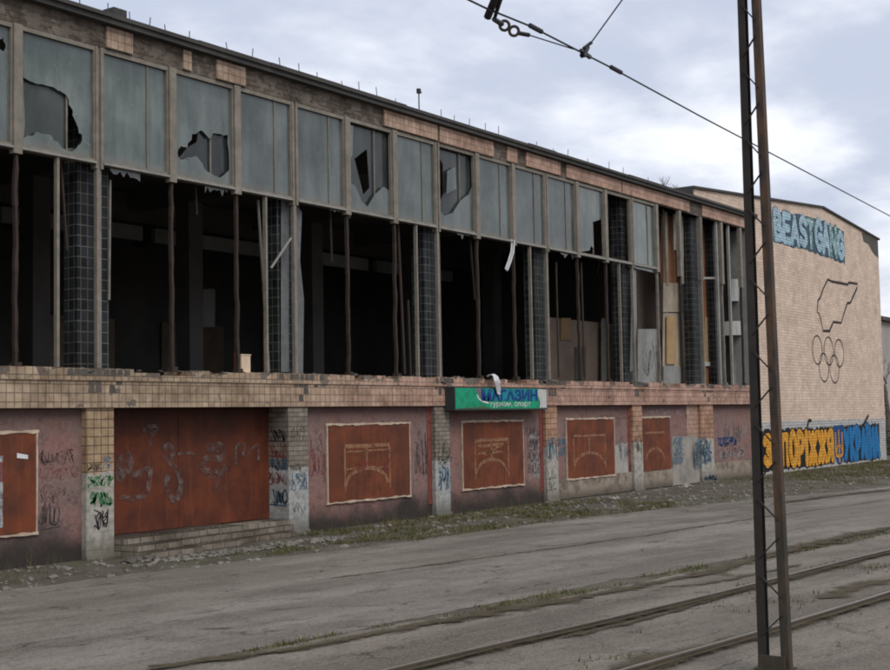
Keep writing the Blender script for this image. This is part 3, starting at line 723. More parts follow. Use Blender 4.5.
# loose strips and remains of the lower glazing
def strip_part(pts, wpx, mat, Y, name):
    m = MB(); pp = [P(x, y, Y) for x, y in pts]; m.ribbon(pp, wpx, Y); return m.build(name, mat, shop)
m = MB(); m.bar((P(271, 268)[0], .0, P(271, 268)[1]), (P(291, 238)[0], .0, P(291, 238)[1]), .03); m.build('loose_diagonal_strip', M_alu, shop)
m = MB(); pp = [P(x, y, -.03) for x, y in ((513, 240), (512, 252), (509, 262), (506, 270))]
m.ribbon(pp, .12, -.03); m.ribbon([(a + .02, b) for a, b in pp], .05, -.06); m.build('hanging_strip', M_rag, shop, 'pale strip hanging loose from the transom')
m = MB(); m.sheet([P(*q, .16) for q in ((281, 196), (289, 198), (289, 372), (281, 372))], .16); m.build('bare_column_strip', M_bare, shop)
m = MB(); m.sheet([P(*q, .16) for q in ((296, 205), (302, 212), (300, 260), (304, 300), (303, 374), (297, 374))], .16); m.build('bare_column_strip', M_bare, shop)
m = MB(); m.sheet([P(*q, .12) for q in ((632, 266), (636, 266), (637, 320), (634, 370), (630, 372))], .12); m.build('pane', M_glass, shop)

for (x0_, y0_, x1_, y1_, w2) in ((258, 200, 268, 372, .035), (398, 225, 404, 374, .05), (408, 300, 410, 376, .04), (470, 236, 474, 300, .03), (581, 262, 584, 378, .045), (556, 262, 558, 378, .04), (60, 150, 66, 250, .03), (663, 200, 661, 384, .06), (110, 180, 108, 300, .03), (330, 205, 331, 262, .02), (195, 178, 196, 215, .015)):
    m = MB(); a = P(x0_, y0_, .18); b = P(x1_, y1_, .18); m.bar((a[0], .18, a[1]), (b[0], .16, b[1]), w2, .03, (0, 1, 0)); m.build('loose_slat', random.choice((M_framed, M_frame, M_framed)), shop)
for px, py, wpx in ((110, 147, 30), (205, 182, 22), (330, 204, 20), (455, 232, 16), (560, 250, 14)):     # ragged remains hanging below the transom
    a = P(px, py, .04); b = P(px + wpx, py, .04); n_ = 9; m = MB(); zt_2 = TR0 - .005
    m.sheet([(a[0] + (b[0]-a[0]) * i / n_, zt_2) for i in range(n_ + 1)] + [(b[0] + (a[0]-b[0]) * i / n_, zt_2 - random.choice((.01, .03, .06, .14)) * random.uniform(.5, 1)) for i in range(n_ + 1)], .04); m.build('glass_shards', M_glass, shop)
# gate and steps
m = MB(); m.box(XK(0) + .27, XK(1) - .2, .44, .47, .28, 2.21)
m.box(XK(0) + 2.0, XK(0) + 2.03, .432, .44, .28, 2.2)
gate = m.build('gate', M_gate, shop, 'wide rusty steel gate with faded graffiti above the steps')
m = MB(); m.box(XK(0) + .27, XK(1) - .2, .425, .44, 2.1, 2.21); m.build('gate_rail', M_gate, gate)
st = MB()
for i, (yf, zt) in enumerate(((-.84, .09), (-.54, .18), (-.24, .275))):
    x = XK(0) + .265 + .012 * (2 - i)
    xe = XK(1) - .27
    while x < xe:
        x2 = min(xe, x + random.uniform(.35, 1.1))
        tp = 1 - .86 * (x - XK(0)) / 4.2
        st.box(x, x2 - .002, yf * tp + random.choice((0, 0, .01, .03)) + random.uniform(-.008, .01), (.04, .08, .44)[i], .001 * i, zt - random.choice((0, .002, .004, .012)) + .008 * mn.noise(Vector((x, i, 0)))); x = x2
    for _ in range(26): st.rock((lambda rx: (rx, yf * (1 - .86 * (rx - XK(0)) / 4.2) + random.uniform(.02, .12), zt))(random.uniform(XK(0) + .3, xe)), random.uniform(.01, .028))
st.build('steps', tilemat('step_brick', (.27, .235, .19), (.18, .155, .125), (.08, .07, .058), .26, .09, dirt=.95), shop)
# boarded windows
def jag(x0, x1, z0, z1, n, amp): return [(x0 + (x1 - x0) * i / n, z0 + (z1 - z0) * i / n + random.uniform(-amp, amp)) for i in range(n + 1)]
sheets = []
for k, x0, x1, lab in ((-1, 9.3, 11.81, 'rusty sheet over the leftmost window with a pale paper scrap'), (1, 18.2, 20.68, None), (2, 22.56, 24.96, None), (3, 26.95, 29.34, None), (4, 30.86, 32.62, None)):
    m = MB(); z0, z1 = .48, 1.87
    m.box(x0, x1, YW - .03, YW - .004, z0, z1)
    for i in range(1, 3): m.box(x0 + (x1 - x0) * i / 3, x0 + (x1 - x0) * i / 3 + .006, YW - .033, YW - .03, z0, z1)
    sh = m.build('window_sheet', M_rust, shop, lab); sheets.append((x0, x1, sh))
    e = MB()
    e.prism(jag(x0 - .05, x1 + .05, z1 + .04, z1 + .04, 26, .010) + jag(x1 + .05, x0 - .05, z1 + .0, z1 + .0, 24, .014), YW - .04, YW - .003)
    if k < 4:
        e.prism(jag(x0 - .05, x1 + .04, z0 - .035, z0 - .035, 24, .012) + jag(x1 + .04, x0 - .05, z0, z0, 20, .012), YW - .04, YW - .003)
        e.prism([(x1 + .005, z0 - .03), (x1 + .05, z0 - .03)] + [(x1 + .03 + random.uniform(-.008, .008), z0 + (z1 - z0) * i / 10) for i in range(11)] + [(x1 + .005, z1 - .015)], YW - .037, YW - .0035)
        e.prism([(x0 - .005, z1 - .015)] + [(x0 - .03 + random.uniform(-.008, .008), z1 + (z0 - z1) * i / 10) for i in range(11)] + [(x0 - .005, z0 - .02)], YW - .037, YW - .0035)
    e.build('sheet_trim', M_trim, sh)
# scorched line figures on three of the sheets
def figure(x0, x1, sh, seed, partial=False):
    m = MB(); y = YW - .0345; w_ = x1 - x0; a, b = x0 + .19 * w_, x0 + .74 * w_; zt, zb = 1.48, .66
    if partial: a, b = x0 + .13 * w_, x0 + .80 * w_
    jt = lambda p: [(q[0] + random.uniform(-.004, .004), q[1] + random.uniform(-.005, .005)) for q in p]
    def line(p0, p1, w2, n=9): m.ribbon(jt([(p0[0] + (p1[0]-p0[0])*i/n, p0[1] + (p1[1]-p0[1])*i/n) for i in range(n + 1)]), w2, y)
    line((a, zt), (b, zt), .07 if not partial else .05)
    if not partial or seed == 3: line((a, zb), (a, zt - .04), .05); line((b, zb), (b, zt - .04), .05)
    c = (a + b) / 2 - .03; arc = [(c - (c - a) * math.cos(t), zb + .40 * math.sin(t) ** .8) for t in [math.pi * i / 18 for i in range(19)]]
    m.ribbon(jt(arc[1:-1]), .075, y - .0012)
    if seed != 4: line((c, zb + .42), (c, zt - .05), .05)
    if seed == 1: line((a + .05, zt - .10), (b - .05, zt - .09), .03); line((a + .05, zb + .40), (c - .2, zb + .42), .03); line((b - .35, zb + .4), (b, zb + .4), .03)
    if seed == 2:
        line((a + .08, zt - .12), (b - .2, zt - .10), .06); line((a + .1, zt - .28), (b - .25, zt - .26), .05); line((a + .4, zt - .3), (b - .3, zt - .12), .05)
    m.build('scorched_figure', POr, sh)
    fl = MB(); fl.sheet([(a, zb + .1)] + [(q[0], q[1] + .02) for q in arc[1:-1]] + [(b, zb + .1), (b, zt), (a, zt)], y + .0012); fl.build('rust_bloom', PBloom, sh) if seed < 3 else None
    if seed == 1:
        r = MB(); r.ribbon([(c - .3, 1.02), (c - .22, 1.1), (c - .1, 1.05), (c - .05, 1.2)], .13, y - .0022); r.ribbon([(b - .2, 1.0), (b - .1, 1.1), (b - .04, 1.2)], .10, y - .0022); r.build('red_smear', PRed, sh)
for (x0, x1, sh), s_ in zip(sheets[1:], (1, 2, 3, 4)): figure(x0, x1, sh, s_, s_ >= 3)
m = MB(); m.sheet([P(17 if i in (0, 3) else 28, y, YW - .035) for i, y in enumerate((453, 455, 459, 458))], YW - .035); m.build('paper_scrap', M_rag, sheets[0][2])
m = MB(); m.ribbon([P(-2, y, YW - .035) for y in range(456, 530, 8)], .16, YW - .035); m.build('white_drip', PWh, sheets[0][2])
m = MB(); m.ribbon([P(0, y, YW - .038) for y in range(462, 486, 4)], .13, YW - .038); m.build('red_smear', PRed, sheets[0][2])

# spray tags: loose strokes of a hand
def tagstrokes(m, x0, x1, z0, z1, n, w_, y, side=None):
    w_ *= random.uniform(.6, 1.35)
    if random.random() < .68:
        for i in range(n):
            a = x0 + (x1 - x0) * i / n; b = x0 + (x1 - x0) * (i + 1.25) / n
            for _ in range(2):
                pts = [(random.uniform(a, b), random.uniform(z0, z1)) for _ in range(random.choice((4, 5, 6)))]
                pts.sort(key=lambda q: q[1] * random.choice((1, -1, .3))); m.ribbon(smoothpath(pts, 5), w_ * .6, y)
        return m
    sl = random.uniform(.1, .5)
    W_, H_ = x1 - x0, z1 - z0; rows = max(1, round(H_ / max(.28, W_ / max(n, 1) * 1.3)))
    for r in range(rows):
        zc = z0 + H_ * (r + .5) / rows; hh = H_ / rows * .46; x = x0; pts = []; ph = random.uniform(0, 6.28)
        for i in range(n):
            lw = W_ / n; kind = random.random()
            if kind < .2:      # loop letter
                for j in range(7): a_ = ph + j * 1.05; pts.append((x + lw * (.5 + .5 * math.cos(a_)), zc + hh * random.uniform(.6, 1.) * math.sin(a_)))
            elif kind < .8:     # stems
                for j in range(4): pts.append((x + lw * (j / 4), zc + hh * (1 if j % 2 else -1) * random.uniform(.6, 1.1)))
            else:
                if len(pts) > 2: m.ribbon(smoothpath(pts, 5), w_ * .7, y)
                pts = [(x, zc + hh), (x + lw * .3, zc - hh * .9), (x + lw * .9, zc + hh * random.uniform(-.6, .8))]
            x += lw * random.uniform(.75, 1.)
        pts = [(q[0] + (q[1] - zc) * sl + random.gauss(0, .008), q[1]) for q in pts]
        if len(pts) > 2: m.ribbon(smoothpath(pts, 5), w_ * .7, y)
        if random.random() < .6: m.ribbon([(x0 + W_ * .05, zc - hh * 1.1), (x0 + W_ * .6, zc - hh * 1.02), (x1, zc - hh * .95)], w_ * .6, y)
    return m
def tagpx(x0, y0, x1, y1, n, w_, Y, mat, parent=shop):
    a = P(x0, y1, Y); b = P(x1, y0, Y); m = MB(); tagstrokes(m, a[0], b[0], a[1], b[1], n, w_, Y); m.build('graffiti', mat, parent)
yp = -.0225
tagpx(87, 463, 101, 471, 3, .026, yp, PB); tagpx(100, 462, 112, 469, 2, .03, yp - .002, PWh); tagpx(88, 474, 112, 488, 4, .03, yp, PGr); tagpx(90, 491, 110, 508, 3, .05, yp - .0015, PGr)
tagpx(93, 508, 107, 530, 3, .03, yp - .003, PB); tagpx(103, 456, 110, 464, 2, .02, yp, PBl)
tagpx(38, 448, 74, 466, 6, .022, YW - .0025, PB); tagpx(38, 466, 76, 482, 6, .022, YW - .0035, PRed); tagpx(40, 500, 60, 530, 4, .02, YW - .0025, PB)
tagpx(40, 482, 70, 505, 5, .03, YW - .0025, PGy)
yq = -.0225
tagpx(290, 463, 306, 477, 3, .022, yq, PB); tagpx(289, 472, 306, 490, 5, .05, yq - .0015, PBl); tagpx(292, 501, 304, 514, 3, .022, yq, PB); tagpx(290, 425, 305, 445, 3, .02, yq, PB)
tagpx(310, 430, 327, 478, 5, .028, YW - .0025, PRed); tagpx(414, 430, 432, 475, 5, .024, YW - .0025, PB); tagpx(376, 421, 410, 425, 5, .016, YW - .006, PB)
tagpx(436, 455, 450, 465, 2, .025, yq, PB); tagpx(438, 466, 449, 490, 3, .05, yq, PBl); tagpx(437, 440, 450, 462, 3, .018, yq - .002, PB)
tagpx(530, 430, 541, 480, 5, .022, YW - .0025, PWh); tagpx(528, 425, 542, 475, 5, .024, YW - .0035, PB)
tagpx(547, 437, 557, 462, 4, .05, yq, PBl); tagpx(548, 468, 556, 490, 2, .02, yq, PB)
tagpx(557, 437, 568, 456, 4, .04, YW - .0025, PBl); tagpx(619, 440, 630, 466, 4, .03, YW - .0025, PBl); tagpx(618, 436, 631, 458, 3, .025, YW - .004, PB); tagpx(596, 414, 630, 419, 5, .018, YW - .0025, PB)
tagpx(674, 436, 684, 465, 4, .04, YW - .04, PBl); tagpx(635, 435, 642, 455, 3, .03, yq, PB); tagpx(648, 409, 684, 416, 7, .016, YW - .0025, PWh)
for c_, w_, n_ in ((PBl, .10, 5), (PWh, .03, 4), (PSkyD, .06, 4)): tagpx(695, 437, 710, 466, n_, w_, -.0225 - .0015 * n_, c_)
tagpx(704, 474, 717, 482, 4, .08, -.055, PSkyD)
tagpx(718, 425, 745, 440, 6, .03, YW - .0025, PWh); tagpx(724, 424, 744, 444, 4, .04, YW - .0035, PB); tagpx(718, 436, 736, 447, 5, .07, YW - .0045, PBlueD); tagpx(719, 448, 744, 462, 7, .03, YW - .0055, PWh); tagpx(719, 447, 744, 461, 7, .04, YW - .0045, PB)
tagpx(642, 340, 660, 380, 4, .03, .895, PB)
# tags on the gate's side reveal (left face of the pilaster)
def sidetag(z0, z1, n, w_, mat, dx):
    m = MB(); tagstrokes(m, .02, .43, z0, z1, n, w_, 0); xs = XK(1) - .26 - dx
    m.v = [(xs, v[0], v[2]) for v in m.v]; m.build('graffiti', mat, shop)
sidetag(1.62, 1.85, 3, .03, PB, .003); sidetag(1.1, 1.35, 4, .04, PSkyD, .0035); sidetag(1.35, 1.6, 3, .05, PRed, .0045); sidetag(.85, 1.1, 3, .05, PRed, .0055); sidetag(.5, .8, 4, .035, PSkyD, .003)
# ghostly letters on the gate
yg = .430
def gp(x, y): return P(110 + x * .194, 410 + y * .194, yg)
def gline(pts, w_, mat, off=0.):
    m = MB(); m.ribbon(smoothpath([gp(*q) for q in pts], 4), w_, yg - off); m.build('graffiti', mat, gate)
gline([(60, 230), (40, 330), (60, 350), (90, 230), (110, 260), (90, 330)], .10, PGy); gline([(110, 340), (160, 320), (205, 300), (200, 380), (180, 440), (110, 455), (50, 450)], .09, PGy, .0012)
gline([(290, 260), (280, 200), (305, 185), (325, 215), (310, 270), (345, 310), (365, 380), (350, 450), (320, 460), (290, 400), (300, 330)], .10, PGy); gline([(350, 225), (400, 222), (450, 225)], .05, PGy)
gline([(490, 190), (575, 185), (575, 250), (490, 250), (485, 310), (580, 320), (590, 280)], .11, PGy); gline([(500, 210), (560, 205)], .09, PGy, .0015)
gline([(500, 340), (560, 350), (530, 420), (590, 415), (580, 390)], .09, PGy); 
gline([(650, 280), (650, 190), (690, 180), (690, 240), (760, 180), (765, 260)], .06, PGy); gline([(170, 110), (200, 90), (240, 95), (200, 150), (210, 190)], .09, PGy)


# ------------------------------------------------------------------ side wing with the painted gable
wing = thing('gabled_hall', 'pale brick hall with a low gable, painted letters and line drawings on its wall', 'building', (46, 8, 0))
GX0, GXA, GX1 = 34.5, 45.7, 52.3
m = MB(); m.prism([(X_R + .001, 0), (GX1, 0), (GX1, 8.74), (GXA, 9.22), (GX0, 8.42), (GX0, 8.2), (X_R + .001, 8.2)], .0, 24); m.build('gable_wall', M_wingbrick, wing)
m = MB(); n_ = 24
for (a, za), (b, zb) in (((GX0 - .06, 8.425), (GXA, 9.225)), ((GXA, 9.225), (GX1 + .06, 8.742))):
    m.add([(a, -.07, za), (b, -.07, zb), (b, 24, zb), (a, 24, za), (a, -.07, za + .07), (b, -.07, zb + .07), (b, 24, zb + .07), (a, 24, za + .07)], [(3,2,1,0),(4,5,6,7),(0,1,5,4),(1,2,6,5),(2,3,7,6),(3,0,4,7)])
m.build('roof', M_roofcap, wing)
m = MB(); m.box(GX0 - .10, GX0 - .004, -.03, 2.5, 8.19, 8.42); m.build('parapet_end', M_roofcap, wing)
m = MB(); pp = [(50.2, 8.86), (52.295, 8.70), (52.295, 8.0), (51.6, 8.15), (51.0, 8.45), (50.4, 8.5)]; m.sheet(pp, -.003); m.build('spalled_patch', M_concd, wing)
# whitewashed band at the foot, with drips above and below
bd = MB(); top = jag(40.0, 52.28, 1.66, 1.64, 60, .03); bot = jag(52.28, X_R + .3, -.0, .0, 30, .0)
bd.sheet([(X_R + .3, 1.66)] + top + [(52.28, .02)] + [(X_R + .3, .02)], -.003); bd.build('whitewash_band', PWall, wing)

def textgeo(s, size, off=0., sx=1.):
    cu = bpy.data.curves.new('lettering', 'FONT'); cu.body = s; cu.size = size; cu.offset = off; cu.resolution_u = 3; cu.fill_mode = 'FRONT' if hasattr(cu, 'fill_mode') else 'BOTH'
    ob = bpy.data.objects.new('lettering', cu); COL.objects.link(ob)
    dg = bpy.context.evaluated_depsgraph_get(); me = bpy.data.meshes.new_from_object(ob.evaluated_get(dg))
    vs = [(v.co.x * sx, v.co.y) for v in me.vertices]; fs = [tuple(p.vertices) for p in me.polygons]
    bpy.data.objects.remove(ob); bpy.data.curves.remove(cu); bpy.data.meshes.remove(me)
    return vs, fs
STK = {
 'З': [[(0,.85),(.3,1),(.8,.95),(.88,.72),(.45,.52),(.92,.36),(.85,.08),(.4,0),(0,.14)]], 'А': [[(0,0),(.5,1),(1,0)],[(.2,.3),(.8,.3)]],
 'П': [[(.04,0),(.04,.97),(.96,.97),(.96,0)]], 'О': [[(.5+.48*math.cos(i*.5236+1.57), .5+.5*math.sin(i*.5236+1.57)) for i in range(13)]],
 'Р': [[(.08,0),(.08,1),(.7,.96),(.92,.72),(.65,.46),(.08,.42)]], 'І': [[(.5,0),(.5,1)]], 'Ї': [[(.5,0),(.5,.9)],[(.1,1.12),(.2,1.14)],[(.8,1.12),(.9,1.14)]],
 'Ж': [[(.5,0),(.5,1)],[(0,1),(.45,.5),(0,0)],[(1,1),(.55,.5),(1,0)]], 'Я': [[(.92,0),(.92,1),(.3,.96),(.08,.72),(.35,.48),(.92,.45)],[(.5,.45),(.02,0)]],
 'У': [[(0,1),(.5,.42)],[(1,1),(.5,.42),(.2,0)]], 'К': [[(.06,0),(.06,1)],[(.95,1),(.1,.5),(.95,0)]], 'Н': [[(.05,0),(.05,1)],[(.95,0),(.95,1)],[(.05,.5),(.95,.5)]],
 'B': [[(.08,0),(.08,1),(.75,.95),(.8,.66),(.1,.53),(.88,.38),(.85,.06),(.08,0)]], 'E': [[(.95,1),(.08,1),(.08,0),(.95,0)],[(.08,.5),(.8,.5)]],
 'A': [[(0,0),(.5,1),(1,0)],[(.2,.3),(.8,.3)]], 'S': [[(.95,.85),(.5,1),(.1,.82),(.2,.57),(.8,.43),(.92,.18),(.5,0),(.05,.15)]],
 'T': [[(0,.97),(1,.97)],[(.5,.97),(.5,0)]], 'G': [[(.95,.8),(.5,1),(.06,.7),(.06,.3),(.5,0),(.95,.2),(.95,.46),(.55,.46)]], 'N': [[(.05,0),(.05,1),(.95,0),(.95,1)]] }
def blob_stroke(m, pts, w_, y, wob=.12):     # fat round ended painted stroke; every piece 0.2 mm proud of the last
    h = w_ / 2
    for i in range(len(pts) - 1):
        a, b = Vector(pts[i]), Vector(pts[i + 1]); d = (b - a); L = d.length
        if L < 1e-5: continue
        d /= L; n = Vector((-d.y, d.x)); k0 = h * random.uniform(1 - wob, 1 + wob); k1 = h * random.uniform(1 - wob, 1 + wob)
        y -= .0001; m.add([(a.x + n.x*k0, y, a.y + n.y*k0), (a.x - n.x*k0, y, a.y - n.y*k0), (b.x - n.x*k1, y, b.y - n.y*k1), (b.x + n.x*k1, y, b.y + n.y*k1)], [(0, 1, 2, 3)])
    for i, p in enumerate(pts):
        k = h * random.uniform(.96, 1.12); y -= .0001
        m.add([(p[0] + k * math.cos(q * .5236), y, p[1] + k * math.sin(q * .5236)) for q in range(12)], [tuple(range(12))])
    return y
def letters(word, x0, x1, zb, zt, y, fill, line, parent, grow=.05, jit=.05, hi=None, gap=.02, fills=None, thick=.22, name='painted_letter'):
    wts = [1.25 if c in 'ЖM' else (.5 if c in 'ІЇ' else 1.) for c in word]; tot = sum(wts); x = x0
    for i, c in enumerate(word):
        wd = (x1 - x0) * wts[i] / tot; a, b = x + gap + thick / 2, x + wd - gap - thick / 2; x += wd
        if b - a < .06: a, b = (a + b) / 2 - .03, (a + b) / 2 + .03
        mid = (a + b) / 2; z0 = zb(mid) + thick / 2 + random.uniform(-jit, jit); z1 = zt(mid) - thick / 2 + random.uniform(-jit, jit); lean = random.uniform(-.08, .08)
        st = [[(a + (b - a) * (u + lean * (v - .5)), z0 + (z1 - z0) * v) for u, v in q] for q in STK[c]]
        st = [smoothpath(q, 3) if len(q) > 4 else q for q in st]
        m = MB(); yy = y - .004 * (i % 2)
        for q in st: yy = blob_stroke(m, q, thick + 2 * grow, yy)
        o = m.build(name, line, parent)
        m = MB(); yy = yy - .001; 
        for q in st: yy = blob_stroke(m, q, thick, yy)
        m.build('letter_fill', fills[i] if fills else fill, o)
        if hi:
            m = MB(); yy -= .001
            for q in st: yy = blob_stroke(m, [(p[0] - thick * .16, p[1] + thick * .12) for p in q], thick * .28, yy, .3)
            m.build('letter_sheen', hi, o)
# upper piece
zt_ = lambda x: 8.60 + (x - 40.7) * .042 if x < 45.6 else 8.80 - (x - 45.6) * .06
zb_ = lambda x: 7.58 - (x - 40.7) * .006 if x < 46.6 else 7.54 - (x - 46.6) * .07
m = MB(); N_ = 34; up = [(40.75 + 7.3 * i / N_, zt_(40.75 + 7.3 * i / N_) - .02 + random.uniform(-.06, .05)) for i in range(N_ + 1)]; dn = [(48.05 - 7.3 * i / N_, zb_(48.05 - 7.3 * i / N_) - .04 + random.uniform(-.06, .05)) for i in range(N_ + 1)]
m.sheet(up + dn, -.003); m.build('letter_shadow', PSkyD, wing)
letters('BEASTGANG', 40.8, 47.98, zb_, zt_, -.008, PSky, PSkyD, wing, grow=.028, jit=.05, hi=PSkyL, gap=-.05, thick=.275, fills=[PSky, PSky, PSky, PSky, PTeal, PSky, PSky, PTeal, PSky])
# lower piece: yellow word, emblem, blue word
z1f = lambda x: 1.36 + .02 * math.sin(x * 3); z0f = lambda x: .20 - (x - 39.2) * .018
def splat(x0, x1, z0, z1, mat, y):
    m = MB(); n_ = int((x1 - x0) * 9)
    up = [(x0 + (x1 - x0) * i / n_, z1 + random.uniform(-.03, .10) ) for i in range(n_ + 1)]; dn = [(x1 - (x1 - x0) * i / n_, z0 - random.choice((0, .02, .05, .12)) * random.random()) for i in range(n_ + 1)]
    m.sheet(up + dn, y); m.build('letter_shadow', mat, wing)
splat(39.15, 46.0, .12, 1.36, PBlk, -.006)
letters('ЗАПОРІЖЖЯ', 39.25, 45.95, z0f, z1f, -.010, PYel, PBlk, wing, grow=.04, jit=.05, hi=PYelL, gap=-.05, thick=.31)
splat(47.0, 51.45, .10, 1.40, PBlk, -.006)
letters('УКРАЇНА', 47.1, 51.4, lambda x: .1, lambda x: 1.38, -.010, PBlue, PBlk, wing, grow=.03, jit=.04, gap=-.06, thick=.33)
m = MB(); m.sheet([(45.98, 1.44), (47.12, 1.46), (47.1, .45), (46.85, .1), (46.55, -.0 + .03), (46.25, .1), (46.0, .45)], -.007); sh_ = m.build('shield', PBlueD, wing)
m = MB()
for pts in (((46.2, 1.2), (46.2, .45), (46.5, .35)), ((46.9, 1.2), (46.9, .45), (46.6, .35)), ((46.55, 1.28), (46.55, .12))): m.ribbon(smoothpath(list(pts), 4), .11, -.012)
m.ribbon([(46.25, .5), (46.4, .75), (46.55, .6), (46.7, .75), (46.85, .5)], .07, -.0135); m.build('trident', PYel, sh_)
m = MB(); m.ribbon([(43.25, 1.42), (43.45, 1.68), (43.7, 1.64)], .10, -.034); m.ribbon([(49.4, 1.42), (50.1, 1.78)], .10, -.034); m.build('letter_stroke', PBlk, wing)
# line drawings
mp = [P(*q) for q in ((827.7, 279.5), (832, 281.6), (840, 283), (847.4, 284.6), (849, 282.6), (857.6, 284), (857, 288), (850.2, 303), (847.4, 303), (844, 313), (841.2, 323), (833.2, 322), (832, 325), (829.5, 331), (823, 331), (821, 321), (819, 313.5), (817, 312), (818, 300.5), (820, 298), (823.5, 288))]
m = MB(); m.ribbon(mp, .10, -.003, True); m.build('region_outline', PMap, wing, 'dark painted outline of a region')
for cx, cz in ((44.63, 4.10), (45.83, 4.10), (46.98, 4.06), (45.25, 3.50), (46.38, 3.47)):
    m = MB(); m.ribbon([(cx + .50 * math.cos(6.283 * i / 32), cz + .50 * math.sin(6.283 * i / 32)) for i in range(32)], .055, -.003 - random.random() * .002, True); m.build('ring', PMap, wing)
m = MB(); m.bar((52.3, -.02, P(880, 318)[1]), (52.3 + .45, -.02, P(880, 318)[1]), .12); m.build('bracket', M_concd, wing)

# ------------------------------------------------------------------ shop sign and cloth
ys = -.30
sx0, sx1, sz0, sz1 = P(454.5, 400, ys)[0], P(547, 400, ys)[0], P(500, 410, ys)[1], P(500, 387.5, ys)[1]
sign = thing('shop_sign', 'green shop sign with blue lettering fixed on the ledge', 'sign', (24.1, -.2, 2.1))
m = MB(); m.box(sx0, sx1, ys, -.065, sz0, sz1); m.build('sign_box', simple('sign_dark_edge', (.03, .035, .035), .6, .3), sign)
m = MB(); m.box(sx0 + .03, sx1 - .36, ys - .006, ys - .002, sz0 + .03, sz1 - .02); m.build('green_face', paint('sign_green', (.012, .30, .155)), sign)
m = MB(); m.sheet([(sx0 + .95, sz1 - .03), (sx1 - .42, sz1 - .03), (sx1 - .42, sz0 + .20), (sx0 + 1.3, sz0 + .20)], ys - .009); m.build('teal_band', paint('sign_teal', (.01, .22, .26)), sign)
m = MB(); m.sheet([(sx1 - .36, sz0 + .04)] + [(sx1 - .37 + .05 * math.sin(i), sz0 + .04 + .42 * i / 6) for i in range(1, 7)] + [(sx1 - .03, sz1 - .03), (sx1 - .03, sz0 + .04)], ys - .008); m.build('white_end', M_whitep, sign)
m = MB(); m.sheet([(sx0 + .75, sz1 - .03), (sx0 + 1.0, sz1 - .03), (sx0 + 1.05, sz1 - .2), (sx0 + .95, sz1 - .22)], ys - .010); m.build('mauve_patch', paint('mauve', (.20, .14, .2)), sign)
m = MB(); m.sheet([(sx0 + .05, sz0 + .03), (sx0 + 1.3, sz0 + .03), (sx0 + 1.1, sz0 + .09), (sx0 + .5, sz0 + .06)], ys - .010); m.build('rust_streak', PRed, sign)
def flat_text(s, x0, x1, z0, z1, y, mat, nm, parent, off=.03):
    vs, fs = textgeo(s, 1., off); a, b = min(v[0] for v in vs), max(v[0] for v in vs); c, d = min(v[1] for v in vs), max(v[1] for v in vs)
    m = MB(); m.add([(x0 + (x1 - x0) * (v[0] - a) / (b - a), y, z0 + (z1 - z0) * (v[1] - c) / (d - c)) for v in vs], fs); return m.build(nm, mat, parent)
flat_text('МАГАЗИН', P(481, 400, ys)[0], P(537, 400, ys)[0], sz0 + .19, sz1 - .035, ys - .013, paint('sign_blue', (.008, .045, .20)), 'lettering', sign, .04)
flat_text('туризм, спорт', P(489, 400, ys)[0], P(530, 400, ys)[0], sz0 + .045, sz0 + .165, ys - .013, paint('sign_white', (.55, .62, .58)), 'lettering', sign, .01)
m = MB(); m.ribbon(smoothpath([(sx0 + .82, sz1 - .16), (sx0 + .9, sz1 - .25), (sx0 + 1.05, sz1 - .30), (sx0 + 1.25, sz1 - .33)], 4), .035, ys - .012); m.build('white_swoosh', M_rag, sign)
# cloth draped over ledge and sign
c = MB(); path = smoothpath([P(488, 376.5, -.02), P(491, 375, -.1), P(495, 379, -.33), P(497, 388, -.345), P(499, 395, -.35)], 6); ws = [.05, .14, .22, .22, .20, .22, .20, .17, .13, .03]
yys = smoothpath([(.0, 0), (-.14, 0), (-.335, 0), (-.345, 0), (-.34, 0)], 6); n_ = len(path); vs = []
for i, (x, z) in enumerate(path):
    wv = ws[min(len(ws) - 1, int(i / n_ * len(ws)))]
    for j in range(7):
        u = j / 6 - .5; vs.append((x + u * wv, yys[i][0] - .02 * math.cos(u * 18 + i * .2) - .015, z + .012 * math.sin(i * .8 + j)))
c.add(vs, [(i*7+j, i*7+j+1, (i+1)*7+j+1, (i+1)*7+j) for i in range(n_ - 1) for j in range(6)])
o = c.build('white_cloth', M_rag); md = o.modifiers.new('thick', 'SOLIDIFY'); md.thickness = .012; tag(o, 'dirty white cloth draped over the ledge and the top of the shop sign', 'cloth')
# cream box on the sill
X, Z = P(243, 372, .25); b_ = MB(); b_.box(-.11, .11, -.07, .07, 0, .30); b_.box(-.12, .12, -.08, .08, .301, .32); o = b_.build('wooden_box', simple('cream_paint', (.60, .47, .34), .8, .25)); o.location = (X, .25, 2.80); tag(o, 'cream coloured wooden box standing on the ledge above the gate', 'box')
X, Z = P(238, 372, .12); b_ = MB(); b_.box(-.03, .03, -.02, .02, 0, .36); b_.box(-.045, .045, -.03, .03, 0, .02); o = b_.build('rusty_stake', simple('orange_rust', (.22, .07, .025), .8, .3)); o.location = (X, .16, 2.80); tag(o, 'rust orange stake upright on the ledge beside the cream box', 'stake')

